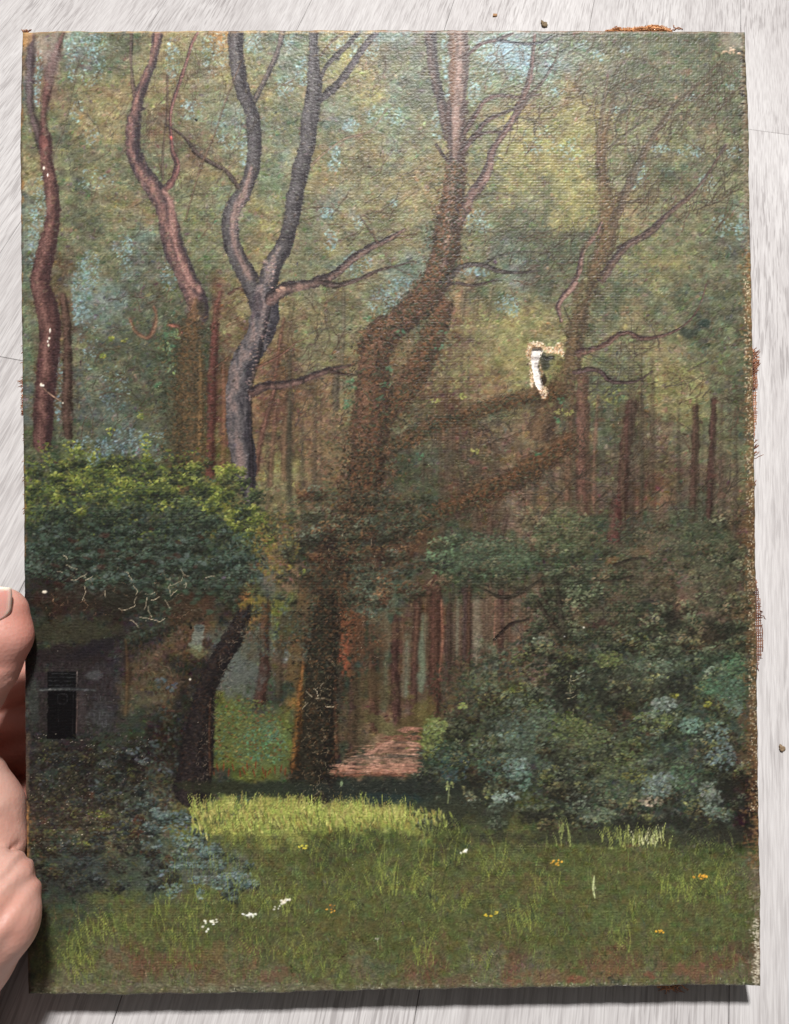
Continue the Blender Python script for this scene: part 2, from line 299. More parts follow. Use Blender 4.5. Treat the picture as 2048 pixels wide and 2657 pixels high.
# sky glimpses
SKY = [(128, 160, 176), (118, 152, 160), (132, 156, 158), (110, 140, 138)]
for (x, y, rx, ry, n) in [(235, 160, 45, 70, 40), (190, 130, 18, 90, 24), (100, 170, 18, 60, 20), (110, 550, 26, 90, 46), (90, 620, 14, 80, 30), (100, 230, 10, 60, 14), (250, 120, 40, 25, 20), (450, 160, 18, 60, 30),
        (560, 140, 34, 60, 40), (660, 120, 24, 30, 26), (745, 105, 18, 40, 20), (740, 230, 22, 30, 22), (785, 190, 22, 40, 30), (500, 290, 34, 30, 26), (600, 340, 40, 60, 34), (635, 400, 12, 40, 18), (920, 120, 22, 40, 26), (870, 110, 24, 30, 20),
        (965, 120, 20, 40, 24), (1157, 140, 11, 70, 40), (1165, 240, 9, 40, 20), (1280, 130, 70, 30, 60), (1340, 170, 50, 50, 60), (1250, 190, 40, 50, 40), (1400, 170, 50, 60, 40), (1230, 250, 18, 30, 16), (910, 330, 22, 18, 20), (868, 395, 16, 14, 16), (868, 430, 18, 18, 18),
        (970, 300, 30, 26, 14), (1030, 310, 30, 30, 18), (1135, 330, 16, 40, 20), (850, 555, 20, 16, 18), (930, 580, 16, 16, 12), (1020, 530, 12, 10, 8), (860, 625, 22, 30, 22), (930, 690, 40, 40, 34), (1000, 780, 50, 40, 60), (1040, 745, 30, 24, 24), (1160, 520, 20, 30, 10), (1240, 580, 40, 30, 30),
        (1220, 705, 30, 12, 22), (1250, 712, 20, 12, 12), (1310, 790, 26, 24, 22), (1330, 800, 16, 30, 14), (1440, 245, 24, 12, 12), (1510, 120, 20, 14, 10), (1550, 150, 16, 14, 10), (1590, 290, 16, 12, 8), (1710, 390, 26, 12, 14), (1660, 455, 16, 34, 26), (1640, 480, 10, 18, 10),
        (1790, 395, 40, 20, 18), (1830, 480, 26, 24, 14), (1900, 400, 20, 20, 12), (1890, 230, 14, 14, 8), (1920, 590, 20, 40, 26), (1870, 590, 30, 30, 18), (1790, 260, 14, 12, 6), (1400, 370, 60, 40, 26), (1480, 390, 30, 30, 14), (1620, 130, 16, 14, 8),
        (215, 760, 26, 80, 60), (240, 700, 26, 50, 40), (205, 810, 16, 40, 30), (330, 670, 20, 60, 26), (440, 720, 20, 40, 16), (300, 1010, 40, 60, 34), (240, 1170, 50, 40, 60), (330, 1150, 60, 40, 50), (410, 1160, 40, 40, 26), (155, 1000, 12, 100, 34), (235, 880, 24, 80, 20),
        (240, 360, 30, 20, 10), (250, 470, 50, 30, 16), (205, 290, 20, 30, 10), (320, 640, 30, 30, 16)]:
    bright = (1 if y < 650 else .93)
    scatter(x, y, rx, ry, int(n*1.4), [lighten(c, bright*1.02) for c in SKY], (4, 9), (2.5, 5), (-1, 1), .48, .6)
for (x, y, rx, ry) in [(1330, 150, 60, 45)]: blob(x, y, rx, ry, (122, 156, 184), .55)
# yellow-green light in the canopy, and pinkish ground showing through
for (x, y, rx, ry, n, c) in [(880, 170, 60, 40, 30, (146, 146, 80)), (690, 210, 30, 80, 20, (142, 130, 76)), (730, 340, 30, 60, 16, (138, 132, 80)), (720, 560, 50, 60, 30, (138, 140, 78)), (1260, 420, 50, 60, 50, (150, 146, 84)), (1330, 480, 100, 70, 80, (146, 142, 86)), (1510, 540, 40, 50, 40, (150, 144, 84)),
        (1440, 570, 50, 40, 30, (148, 134, 86)), (1420, 350, 50, 40, 30, (144, 140, 84)), (1400, 880, 60, 60, 20, (132, 134, 86)), (1200, 900, 100, 110, 170, (148, 146, 92)), (1150, 1000, 120, 60, 60, (140, 138, 86)), (1260, 850, 60, 40, 40, (146, 146, 90)), (1620, 950, 90, 50, 60, (134, 134, 80)),
        (1560, 1030, 60, 30, 40, (140, 142, 74)), (1670, 1000, 60, 50, 40, (134, 136, 78)), (1640, 680, 50, 40, 30, (136, 138, 80)), (1740, 1100, 80, 60, 30, (120, 114, 78)), (300, 260, 90, 60, 30, (132, 120, 76)), (300, 520, 70, 60, 24, (130, 122, 76)), (540, 560, 60, 60, 30, (124, 122, 74)), (960, 960, 60, 60, 40, (140, 128, 82)),
        (780, 1080, 70, 140, 90, (146, 120, 84)), (700, 1180, 60, 120, 60, (150, 118, 80)), (830, 1120, 60, 100, 50, (138, 112, 82)), (900, 560, 60, 40, 20, (136, 126, 78)), (1040, 420, 60, 60, 20, (124, 116, 76)), (1220, 1170, 80, 60, 50, (132, 108, 82)), (1300, 1100, 100, 50, 50, (128, 112, 82)), (1250, 1260, 60, 50, 30, (140, 106, 78)),
        (1330, 1380, 60, 80, 50, (140, 112, 88)), (1300, 1560, 70, 60, 60, (128, 104, 84)), (1720, 1180, 80, 80, 50, (116, 104, 80)), (1650, 1430, 60, 30, 20, (132, 106, 82))]:
    scatter(x, y, rx, ry, n, [lighten(c, .95), lighten(c, .86), c], (5, 11), (3, 6), (-1.2, 1.2), .36, .6)
for _ in range(60):
    x, y = rng.uniform(150, 1900), rng.uniform(200, 1300); dab(x, y, rng.uniform(4, 8), rng.uniform(2, 5), rng.uniform(0, 3), c01((150, 104, 82)), .45)
# darker leaf masses
for (x, y, rx, ry, n, c) in [(1000, 230, 100, 110, 140, (76, 80, 64)), (960, 430, 110, 60, 70, (84, 80, 62)), (1500, 450, 40, 30, 10, (90, 88, 64)), (1400, 640, 120, 50, 110, (78, 84, 66)), (1700, 600, 120, 60, 70, (84, 88, 72)), (1750, 180, 150, 90, 90, (80, 86, 76)), (300, 660, 90, 60, 50, (78, 84, 70)), (340, 800, 90, 90, 90, (70, 78, 66)),
        (350, 950, 110, 120, 120, (66, 74, 66)), (420, 920, 40, 160, 70, (56, 64, 52)), (250, 1000, 60, 120, 60, (74, 82, 76)), (700, 330, 40, 60, 20, (92, 88, 60)), (1680, 780, 120, 70, 70, (82, 84, 66)), (1390, 1000, 50, 80, 30, (86, 84, 60)), (1850, 1000, 60, 150, 50, (84, 82, 66)), (820, 820, 60, 90, 60, (98, 92, 66)),
        (900, 1120, 60, 60, 70, (72, 72, 54)), (860, 1220, 70, 60, 70, (74, 74, 56)), (1640, 900, 50, 30, 20, (86, 78, 60)), (290, 380, 80, 60, 30, (90, 92, 72))]:
    scatter(x, y, rx, ry, n, [c, lighten(c, .88), lighten(c, 1.1)], (5, 11), (3, 6), (-1.2, 1.2), .42, .5)

# --- far trunks of the wood
PB = (96, 70, 60)
for (x0, y0, x1, y1, w_, c, al) in [(575, 760, 560, 860, 16, (104, 66, 58), .8), (560, 850, 548, 1230, 26, (86, 50, 46), .9), (582, 950, 580, 1220, 14, (128, 86, 68), .5), (520, 960, 522, 1200, 30, (128, 92, 58), .7), (715, 1010, 664, 1230, 13, (96, 66, 58), .85), (718, 1060, 702, 1260, 12, (110, 80, 66), .7), (752, 1050, 740, 1240, 22, (106, 82, 64), .8), (738, 830, 712, 1000, 9, (108, 70, 58), .7),
        (762, 780, 745, 880, 12, (100, 86, 66), .6), (892, 740, 888, 960, 8, (92, 84, 72), .7), (877, 960, 873, 1060, 18, (80, 72, 62), .85), (1205, 760, 1200, 830, 12, (92, 84, 66), .7), (1240, 770, 1232, 840, 10, (100, 88, 68), .6), (1275, 750, 1265, 820, 10, (100, 86, 68), .5), (1170, 1100, 1165, 1240, 20, (94, 82, 72), .5),
        (1485, 985, 1470, 1300, 18, (104, 76, 62), .7), (1510, 985, 1512, 1330, 38, (104, 70, 62), .75), (1550, 1030, 1540, 1320, 12, (128, 88, 76), .5), (1635, 1050, 1608, 1360, 30, (80, 56, 50), .9), (1802, 1060, 1793, 1345, 20, (78, 58, 50), .9), (1850, 1040, 1836, 1345, 18, (72, 50, 46), .9), (1600, 1300, 1590, 1400, 36, (96, 58, 54), .8),
        (1235, 1310, 1225, 1420, 22, (92, 70, 60), .7), (1275, 1320, 1268, 1410, 14, (92, 72, 62), .6), (1320, 1320, 1300, 1400, 12, (96, 76, 66), .6), (690, 1540, 685, 1660, 26, (84, 58, 44), .8), (690, 1660, 676, 1820, 30, (72, 48, 42), .9), (640, 1670, 630, 1830, 12, (84, 84, 76), .5), (735, 1600, 725, 1800, 18, (76, 62, 48), .6),
        (1027, 1600, 1030, 1870, 24, (76, 52, 48), .9), (1085, 1540, 1072, 1860, 20, (80, 56, 50), .85), (1132, 1530, 1128, 1860, 32, (84, 56, 48), .9), (1146, 1560, 1140, 1760, 12, (150, 96, 76), .6), (1166, 1570, 1160, 1760, 18, (74, 58, 54), .7), (1210, 1530, 1208, 1700, 26, (70, 54, 52), .9), (1265, 1545, 1262, 1700, 18, (88, 72, 60), .7), (1299, 1540, 1298, 1680, 18, (78, 54, 54), .85),
        (1285, 1560, 1282, 1670, 7, (160, 100, 84), .6), (966, 1680, 972, 1890, 24, (72, 50, 42), .85), (918, 1740, 912, 2000, 26, (68, 50, 46), .9), (1400, 1490, 1440, 1620, 16, (70, 56, 46), .7), (1450, 1500, 1455, 1620, 14, (66, 58, 46), .6)]:
    limb([(x0, y0, w_*.85), ((x0+x1)/2+rng.normal()*3, (y0+y1)/2, w_), (x1, y1, w_*1.05)], c, lighten(c, .72), lighten(c, 1.2), al, 7, 1.4, 1, .07, .35)
for (x0, y0, x1, y1, c) in [(1000, 1560, 1005, 1700, (110, 112, 92)), (1056, 1650, 1050, 1800, (112, 122, 104)), (1102, 1600, 1092, 1790, (112, 128, 106)), (1186, 1560, 1184, 1700, (116, 112, 94)), (1236, 1560, 1236, 1720, (122, 116, 98)), (1000, 1700, 996, 1840, (92, 96, 76))]:
    limb([(x0, y0, 14), ((x0+x1)/2, (y0+y1)/2, 20), (x1, y1, 14)], c, c, c, .75, 9, 1.5)

for _ in range(70):
    x = rng.uniform(660, 1940); y0 = rng.uniform(900, 1150); y1 = rng.uniform(1260, 1460); w_ = rng.uniform(5, 15); c = [(80, 68, 56), (72, 62, 54), (92, 78, 60), (70, 68, 56)][rng.integers(4)]
    if 840 < x < 1050: continue
    limb([(x, y0, w_*.3), (x+rng.normal()*4, (y0+y1)/2, w_), (x+rng.normal()*6, y1, w_)], c, lighten(c, .8), lighten(c, 1.15), rng.uniform(.3, .6), 8, 1.6, 1, .05, .3)
for _ in range(40):
    x = rng.uniform(860, 1380); y0 = rng.uniform(1480, 1600); y1 = rng.uniform(1700, 1860); w_ = rng.uniform(5, 13); c = [(84, 60, 48), (66, 54, 46), (100, 72, 56)][rng.integers(3)]
    limb([(x, y0, w_*.6), (x+rng.normal()*4, (y0+y1)/2, w_), (x+rng.normal()*5, y1, w_)], c, lighten(c, .8), lighten(c, 1.15), rng.uniform(.35, .6), 7, 1.6, 1, .05, .3)
TW = [(78, 64, 52), (66, 58, 48), (90, 70, 58), (72, 66, 60)]
def twigs(n, x0, y0, x1, y1, ang, sp, L0, L1, w_=1.7, al=.5):
    for _ in range(n): twig(rng.uniform(x0, x1), rng.uniform(y0, y1), ang+rng.normal()*sp, rng.uniform(L0, L1), w_*rng.uniform(.7, 1.3), TW[rng.integers(4)], al)
twigs(46, 1540, 200, 1880, 620, .9, .4, 80, 200, 2.0, .5); twigs(30, 1240, 120, 1540, 420, .7, .5, 70, 170, 1.9, .5); twigs(26, 1230, 560, 1500, 760, .2, .5, 60, 150)
twigs(30, 1500, 850, 1900, 1050, .5, .7, 60, 140); twigs(70, 1060, 1080, 1900, 1420, 1.0, .9, 50, 150, 1.9, .5); twigs(34, 660, 760, 940, 1250, 1.0, .6, 60, 150, 1.8, .5); twigs(22, 700, 460, 1100, 760, .5, .5, 60, 130)
twigs(24, 200, 780, 480, 1150, .9, .7, 50, 120); twigs(30, 160, 120, 620, 640, 1.1, .4, 80, 180, 1.7, .4); twigs(16, 700, 180, 1080, 420, .8, .4, 60, 140, 1.7, .4); twigs(24, 1250, 1480, 1900, 1680, 1.0, .7, 40, 110, 2.2, .55)
# --- nearer trees: trunks and boughs
MA = dict(mid=(86, 58, 56), sh=(58, 40, 42), hi=(124, 88, 82))
GR = dict(mid=(86, 82, 84), sh=(44, 42, 48), hi=(146, 120, 114))
DK = dict(mid=(68, 64, 68), sh=(44, 40, 46), hi=(90, 86, 90))
BR = dict(mid=(86, 62, 50), sh=(60, 44, 38), hi=(118, 84, 64))
limb([(88, 110, 18), (80, 200, 20), (85, 290, 20), (105, 350, 24), (122, 400, 30)], (72, 58, 62), soft=8, al=.85)
limb([(170, 90, 8), (140, 180, 26), (128, 240, 24), (118, 300, 18), (122, 380, 26)], (86, 58, 58), soft=8, al=.85)
limb([(125, 360, 30), (125, 420, 32), (138, 490, 36), (142, 560, 38), (125, 650, 48), (108, 730, 50), (125, 800, 58), (135, 860, 56), (128, 950, 54), (118, 1050, 52), (114, 1150, 50)], soft=5, **MA)
limb([(168, 770, 16), (178, 850, 24), (180, 950, 24), (178, 1050, 28), (182, 1130, 24)], (78, 58, 52), al=.85, soft=5)
limb([(208, 160, 4), (190, 250, 5), (165, 350, 5), (140, 410, 6)], (84, 76, 62), al=.6)
blob(120, 372, 10, 14, (128, 78, 74), .5)
limb([(345, 90, 9), (343, 170, 9), (352, 250, 12)], (74, 60, 58), al=.8)
limb([(412, 88, 26), (400, 160, 24), (372, 230, 26), (355, 300, 34), (347, 370, 38), (362, 430, 42), (395, 480, 46), (425, 530, 50), (440, 590, 52), (455, 650, 54), (485, 720, 54), (512, 780, 56), (515, 820, 58)], (86, 66, 68), (52, 44, 50), (138, 100, 92), soft=4)
limb([(430, 500, 18), (447, 530, 20), (452, 590, 22), (465, 650, 22), (492, 720, 22), (520, 755, 18)], (146, 106, 98), (104, 76, 74), (168, 128, 118), al=.75, soft=8)
limb([(440, 485, 22), (460, 450, 18), (462, 425, 15), (450, 395, 11), (446, 350, 9), (445, 300, 8), (458, 250, 9), (482, 180, 9), (500, 120, 8), (515, 90, 7)], (92, 62, 62), (60, 44, 48), (138, 96, 90), soft=3)
limb([(425, 470, 9), (424, 430, 7), (428, 370, 6), (436, 300, 5), (437, 200, 5)], (78, 62, 58), al=.7)
dab(447, 362, 7, 3.5, 1.4, c01((196, 92, 84)), .9)
limb([(360, 320, 5), (400, 322, 5), (420, 330, 4)], (80, 70, 62), al=.6); limb([(370, 380, 5), (410, 372, 4)], (80, 66, 58), al=.6)
# main grey tree
limb([(735, 88, 14), (722, 140, 15), (700, 190, 13), (675, 240, 14), (660, 270, 12)], (78, 70, 70), (48, 44, 48), (112, 98, 94), soft=3)
limb([(614, 88, 40), (617, 170, 38), (632, 240, 36), (655, 300, 36), (663, 370, 38), (656, 440, 38), (634, 500, 40), (606, 545, 44), (598, 600, 44), (612, 660, 46), (640, 710, 50), (668, 760, 60), (690, 800, 74)], soft=3, **DK)
limb([(655, 440, 14), (640, 495, 20), (618, 545, 24), (606, 600, 18), (620, 660, 20), (650, 720, 20)], (146, 118, 112), (110, 96, 96), (164, 132, 122), al=.7, soft=10)
limb([(620, 490, 16), (592, 450, 13), (572, 438, 11), (540, 420, 11), (510, 400, 12), (490, 370, 9), (465, 348, 6), (430, 325, 4)], (66, 54, 52), soft=3)
limb([(630, 160, 3), (590, 260, 4), (560, 350, 5), (530, 420, 7), (510, 480, 5), (485, 570, 4)], (92, 70, 58), al=.65)
limb([(835, 260, 20), (865, 235, 20), (895, 200, 20), (920, 165, 20), (950, 120, 16), (978, 88, 15)], (66, 60, 66), soft=3)
limb([(828, 220, 10), (842, 185, 12), (872, 150, 14), (900, 125, 13), (930, 88, 14)], (62, 56, 60), soft=3)
limb([(832, 150, 6), (860, 115, 7), (890, 92, 7)], (84, 66, 56), al=.8)
limb([(815, 88, 22), (816, 160, 28), (817, 230, 40), (806, 310, 44), (798, 380, 44), (784, 430, 44), (770, 500, 43), (758, 570, 42), (738, 640, 42), (706, 700, 50), (688, 770, 56)], soft=3, **DK)
limb([(725, 650, 14), (700, 710, 22), (690, 770, 30), (690, 830, 34), (660, 900, 34), (640, 960, 30)], (132, 116, 116), (98, 92, 96), (160, 134, 126), al=.5, soft=14)
limb([(690, 770, 66), (690, 820, 72), (672, 880, 68), (640, 930, 64), (622, 990, 62), (620, 1060, 64), (624, 1130, 66), (635, 1190, 64), (642, 1250, 46), (650, 1310, 22)], soft=3, mid=(88, 84, 88), sh=(48, 46, 54), hi=(140, 116, 112))
limb([(700, 800, 10), (672, 930, 10), (652, 1010, 10), (652, 1100, 9), (655, 1200, 10), (655, 1290, 8)], (48, 42, 46), al=.7, soft=4)
blob(668, 795, 14, 34, (52, 46, 54), .6)
for (x, y, rx, ry) in [(706, 720, 10, 34), (692, 690, 8, 20), (712, 690, 8, 26), (690, 860, 12, 40), (660, 930, 12, 40), (648, 1010, 10, 30), (612, 590, 9, 30), (626, 555, 10, 22)]: scatter(x, y, rx, ry, 16, [(158, 132, 126), (142, 126, 124), (170, 140, 130)], (4, 8), (2, 4), (-.4, .4), .5, .9)
limb([(705, 778, 34), (740, 752, 32), (790, 742, 28), (840, 728, 26), (880, 705, 22), (920, 672, 20), (960, 645, 18), (1000, 628, 14), (1050, 598, 7)], (84, 68, 66), (48, 40, 44), (130, 100, 94), soft=3)
limb([(835, 735, 16), (880, 742, 15), (930, 728, 12), (980, 705, 8), (1040, 690, 5), (1075, 680, 3)], (70, 56, 54), soft=3)
limb([(985, 640, 8), (960, 600, 5), (935, 565, 4)], (84, 62, 54), al=.7); limb([(900, 570, 4), (860, 540, 5), (790, 545, 6)], (92, 78, 62), al=.7)
limb([(1000, 690, 5), (1030, 700, 5), (1060, 715, 3)], (80, 66, 56), al=.6); limb([(1020, 620, 6), (1080, 610, 4)], (84, 66, 54), al=.7)
limb([(810, 430, 7), (850, 395, 6), (900, 362, 6), (960, 345, 4), (1005, 285, 3)], (124, 96, 84), al=.6)
limb([(657, 1018, 28), (690, 1003, 20), (735, 1000, 20), (780, 990, 19), (830, 970, 18), (870, 958, 12), (920, 948, 6)], (78, 60, 58), (46, 38, 42), (118, 90, 84), soft=3)
limb([(860, 965, 10), (890, 972, 7), (925, 975, 4)], (66, 50, 48))
limb([(668, 955, 8), (710, 935, 6), (745, 912, 5), (770, 890, 4), (800, 880, 3)], (112, 76, 66), al=.7)
limb([(596, 765, 7), (622, 750, 6), (632, 756, 5)], (84, 58, 52)); limb([(596, 812, 5), (630, 785, 4)], (96, 80, 62)); limb([(540, 970, 5), (600, 925, 5)], (92, 66, 54))
for q in [(590, 850, 630, 830), (560, 900, 600, 880), (540, 868, 575, 830)]: limb([(q[0], q[1], 4), (q[2], q[3], 4)], (104, 76, 60), al=.6)
dab(735, 750, 9, 5, .2, c01((204, 160, 140)), .9); dab(722, 756, 7, 5, .2, c01((190, 146, 128)), .9)
limb([(508, 800, 40), (500, 880, 64), (492, 980, 84), (488, 1080, 92), (484, 1180, 96), (482, 1240, 80)], (88, 68, 50), (66, 60, 48), (112, 82, 54), al=.85, soft=20, rough=3)
limb([(455, 880, 20), (450, 960, 40), (452, 1060, 44), (450, 1180, 50)], (62, 66, 52), al=.6, soft=20, rough=3)
limb([(522, 900, 10), (524, 1000, 16), (522, 1100, 18), (520, 1200, 18)], (126, 94, 60), al=.6, soft=10, rough=2)
scatter(440, 900, 30, 70, 50, [(84, 104, 76), (60, 78, 62), (100, 86, 56)], (5, 9), (3, 5), al=.6); scatter(470, 1020, 40, 160, 120, [(58, 64, 52), (74, 80, 60), (104, 76, 50)], (5, 10), (3, 5), al=.5)
# curled red roots on the left ivy
limb([(340, 830, 8), (355, 862, 9), (385, 878, 10), (402, 855, 12), (408, 820, 10), (402, 800, 8)], (120, 80, 62), (90, 58, 48), (160, 118, 94), al=.75, soft=6); limb([(440, 845, 8), (465, 850, 9), (475, 865, 6)], (136, 84, 70))
# middle tree
limb([(1116, 88, 30), (1122, 160, 28), (1134, 230, 24), (1152, 300, 24), (1165, 360, 26)], (66, 54, 54), (44, 38, 42), (96, 78, 74), soft=3.5)
limb([(1132, 380, 8), (1148, 405, 9), (1165, 425, 8)], (58, 46, 46))
blob(1040, 900, 60, 60, (92, 66, 50), .35)
limb([(1150, 800, 54), (1128, 870, 62), (1090, 950, 64), (1040, 1030, 60), (1000, 1090, 50)], (90, 66, 52), (70, 52, 44), (116, 78, 58), soft=14, rough=2.2)
limb([(1186, 88, 50), (1188, 160, 48), (1187, 240, 48), (1184, 320, 50), (1186, 400, 52), (1180, 470, 56), (1170, 540, 66), (1160, 610, 72), (1146, 690, 76), (1105, 770, 76), (1045, 830, 76), (990, 875, 84), (972, 940, 84), (968, 1020, 90), (958, 1120, 96), (950, 1240, 90)], (92, 66, 54), (64, 48, 42), (116, 84, 66), soft=7, rough=1.8)
limb([(1196, 88, 34), (1198, 180, 34), (1192, 260, 34), (1184, 340, 38), (1180, 420, 34), (1176, 500, 30), (1166, 600, 26), (1150, 690, 24)], (118, 98, 92), (74, 60, 60), (148, 124, 118), soft=6, al=.8)
limb([(1165, 270, 10), (1166, 340, 12), (1170, 420, 10)], (64, 54, 58), al=.6, soft=6)
limb([(1150, 700, 8), (1110, 790, 10), (1060, 838, 9), (1010, 870, 6)], (124, 84, 76), al=.6)
limb([(1205, 345, 14), (1235, 300, 12), (1255, 268, 12), (1290, 252, 10), (1340, 256, 9), (1400, 250, 5)], (84, 64, 62))
limb([(1200, 395, 16), (1235, 352, 14), (1262, 318, 11), (1300, 300, 9), (1340, 285, 8)], (76, 60, 60)); limb([(1225, 360, 10), (1260, 348, 9), (1300, 345, 7), (1330, 340, 5)], (72, 56, 56))
limb([(1190, 570, 30), (1222, 510, 28), (1250, 475, 26), (1270, 430, 22), (1276, 395, 18), (1295, 365, 17), (1325, 320, 18), (1350, 270, 20), (1375, 200, 14), (1386, 95, 9)], (98, 76, 74), (62, 50, 52), (132, 104, 98), soft=3)
limb([(1345, 290, 12), (1370, 255, 12), (1400, 225, 9), (1440, 160, 5), (1450, 110, 3)], (78, 66, 64), al=.8)
limb([(1212, 150, 7), (1245, 120, 9), (1290, 108, 8), (1330, 92, 6)], (72, 54, 54)); limb([(1290, 108, 7), (1350, 118, 7), (1400, 116, 8), (1430, 100, 6)], (52, 52, 62))
limb([(1235, 515, 8), (1290, 505, 8), (1340, 515, 5)], (78, 72, 60), al=.7)
limb([(1148, 742, 24), (1175, 712, 18), (1205, 692, 14), (1250, 690, 13), (1290, 705, 10), (1345, 710, 7), (1400, 705, 4)], (70, 62, 62), soft=3)
limb([(1150, 745, 9), (1185, 736, 8), (1225, 743, 7), (1290, 728, 4)], (66, 54, 54)); limb([(1255, 688, 6), (1290, 668, 6), (1350, 656, 4), (1420, 660, 3)], (72, 70, 66), al=.8)
# right tree
limb([(1590, 250, 5), (1572, 330, 12), (1560, 400, 22), (1562, 460, 30), (1572, 520, 40), (1578, 580, 52), (1568, 640, 48), (1545, 700, 44), (1515, 760, 46), (1500, 830, 46), (1488, 900, 44), (1478, 970, 50), (1440, 1030, 60), (1400, 1120, 60)], (94, 74, 58), (70, 56, 48), (118, 92, 68), soft=10, rough=2.2, al=.85)
limb([(1590, 580, 26), (1615, 520, 24), (1640, 460, 20), (1680, 380, 16), (1730, 300, 13), (1790, 240, 9), (1860, 170, 5)], (84, 70, 62), (64, 56, 52), (100, 86, 74), soft=6, al=.75)
limb([(1562, 470, 10), (1548, 400, 12), (1560, 300, 10), (1575, 200, 6)], (86, 70, 62), al=.6, soft=6)
limb([(1568, 400, 6), (1610, 360, 6), (1680, 310, 4)], (78, 68, 62), al=.7); limb([(1620, 400, 5), (1625, 320, 5), (1640, 250, 4)], (98, 76, 66), al=.6)
limb([(1560, 725, 24), (1590, 680, 22), (1625, 640, 18), (1670, 615, 18), (1700, 590, 18), (1735, 555, 14), (1790, 510, 11), (1830, 460, 8), (1880, 380, 5)], (84, 66, 66), (56, 46, 52), (108, 86, 78), soft=4, al=.85)
limb([(1600, 645, 5), (1660, 612, 6), (1700, 590, 7)], (76, 64, 62))
limb([(1505, 665, 5), (1560, 595, 10), (1545, 640, 5)], (84, 64, 58), al=.6)
limb([(1455, 835, 9), (1447, 800, 14), (1458, 775, 15), (1485, 745, 15), (1500, 710, 15), (1508, 670, 14), (1520, 640, 16), (1545, 610, 10), (1560, 580, 7)], (120, 92, 88), (64, 50, 54), (150, 118, 108), soft=3)
limb([(1475, 830, 4), (1462, 800, 4)], (52, 44, 44)); limb([(1520, 640, 18), (1515, 760, 16), (1475, 810, 16)], (112, 116, 78), al=.45, soft=12)
limb([(1500, 918, 24), (1530, 910, 18), (1570, 895, 17), (1600, 872, 14), (1630, 865, 11), (1660, 880, 11), (1700, 876, 9), (1740, 865, 7), (1780, 840, 5), (1810, 800, 4), (1830, 740, 3)], (84, 62, 60), (56, 42, 44), (124, 92, 82), soft=3)
limb([(1488, 968, 12), (1525, 960, 12), (1555, 965, 12), (1575, 985, 13), (1600, 994, 9), (1650, 990, 6), (1690, 965, 4)], (76, 60, 60), soft=3)
limb([(1780, 965, 5), (1830, 940, 4)], (84, 74, 64), al=.7); limb([(1900, 800, 3), (1850, 900, 3), (1800, 940, 3)], (72, 76, 62), al=.5)
blob(1785, 862, 26, 14, (54, 62, 54), .85); blob(1824, 840, 16, 10, (48, 60, 54), .85)
# low brown boughs sweeping left from the right tree
limb([(1450, 1020, 50), (1370, 1030, 40), (1280, 1050, 36), (1200, 1075, 34), (1120, 1105, 36), (1040, 1150, 40), (990, 1180, 30)], (88, 68, 50), (68, 54, 44), (110, 80, 58), soft=12, rough=2.4, al=.85)
limb([(1470, 1150, 60), (1400, 1200, 60), (1330, 1245, 60), (1250, 1285, 56), (1160, 1320, 50)], (90, 64, 46), (66, 50, 42), (120, 78, 52), soft=16, rough=2.6, al=.8)
limb([(960, 1190, 70), (940, 1290, 80)], (96, 62, 44), soft=16, rough=2.5, al=.6)
IVC = [(60, 58, 44), (74, 66, 48), (50, 50, 40), (96, 70, 46), (66, 76, 56), (84, 56, 40), (44, 38, 32), (112, 78, 50)]
ivy([(1178, 430, 40), (1165, 560, 66), (1148, 690, 80), (1100, 780, 84), (1040, 835, 90), (985, 885, 100), (970, 960, 110), (962, 1080, 120), (950, 1240, 130)], 2600, IVC, .62, .62)
ivy([(1140, 810, 60), (1118, 890, 70), (1080, 970, 76), (1030, 1050, 76), (980, 1110, 70)], 900, IVC, .6, .6)
ivy([(1450, 1020, 54), (1370, 1035, 46), (1280, 1055, 42), (1200, 1080, 42), (1120, 1110, 46), (1020, 1160, 50)], 900, IVC, .55, .6)
ivy([(1475, 1150, 70), (1400, 1205, 70), (1330, 1248, 70), (1250, 1288, 70), (1150, 1325, 70), (1020, 1350, 60)], 1100, IVC, .55, .6)
ivy([(1562, 430, 40), (1572, 560, 56), (1545, 700, 56), (1500, 830, 60), (1480, 960, 70), (1420, 1090, 80)], 900, [(84, 74, 54), (100, 80, 56), (72, 66, 50), (96, 100, 66), (62, 56, 46)], .5, .6)
ivy([(510, 830, 60), (495, 950, 90), (485, 1080, 100), (480, 1220, 100)], 1000, [(84, 66, 46), (66, 62, 48), (104, 78, 50), (58, 62, 50), (52, 46, 38)], .55, .6)
ivy([(950, 1230, 140), (925, 1330, 150), (900, 1430, 130), (870, 1540, 100)], 1300, [(60, 62, 50), (84, 62, 46), (74, 80, 62), (48, 42, 36), (104, 72, 46)], .6, .6)
scatter(1120, 1100, 60, 26, 40, [(56, 62, 52), (70, 78, 62)], al=.5); scatter(1010, 1200, 70, 50, 60, [(66, 72, 60), (56, 60, 50), (84, 64, 50)], al=.5)
blob(860, 1380, 70, 30, (72, 78, 64), .5)
# twigs in the right-hand thicket
for q in [(1340, 1270, 1420, 1245), (1360, 1260, 1361, 1330), (1340, 1240, 1400, 1270), (1540, 1310, 1590, 1270), (1500, 1240, 1620, 1180), (1620, 1240, 1700, 1200), (1560, 1290, 1640, 1210), (1690, 1290, 1780, 1230), (1580, 1470, 1650, 1450), (1560, 1505, 1620, 1502), (1790, 1300, 1880, 1220), (1430, 1310, 1520, 1220), (1400, 1240, 1500, 1260)]:
    limb([(q[0], q[1], 4), ((q[0]+q[2])/2, (q[1]+q[3])/2-8, 4), (q[2], q[3], 3)], (68, 58, 48), al=.65)

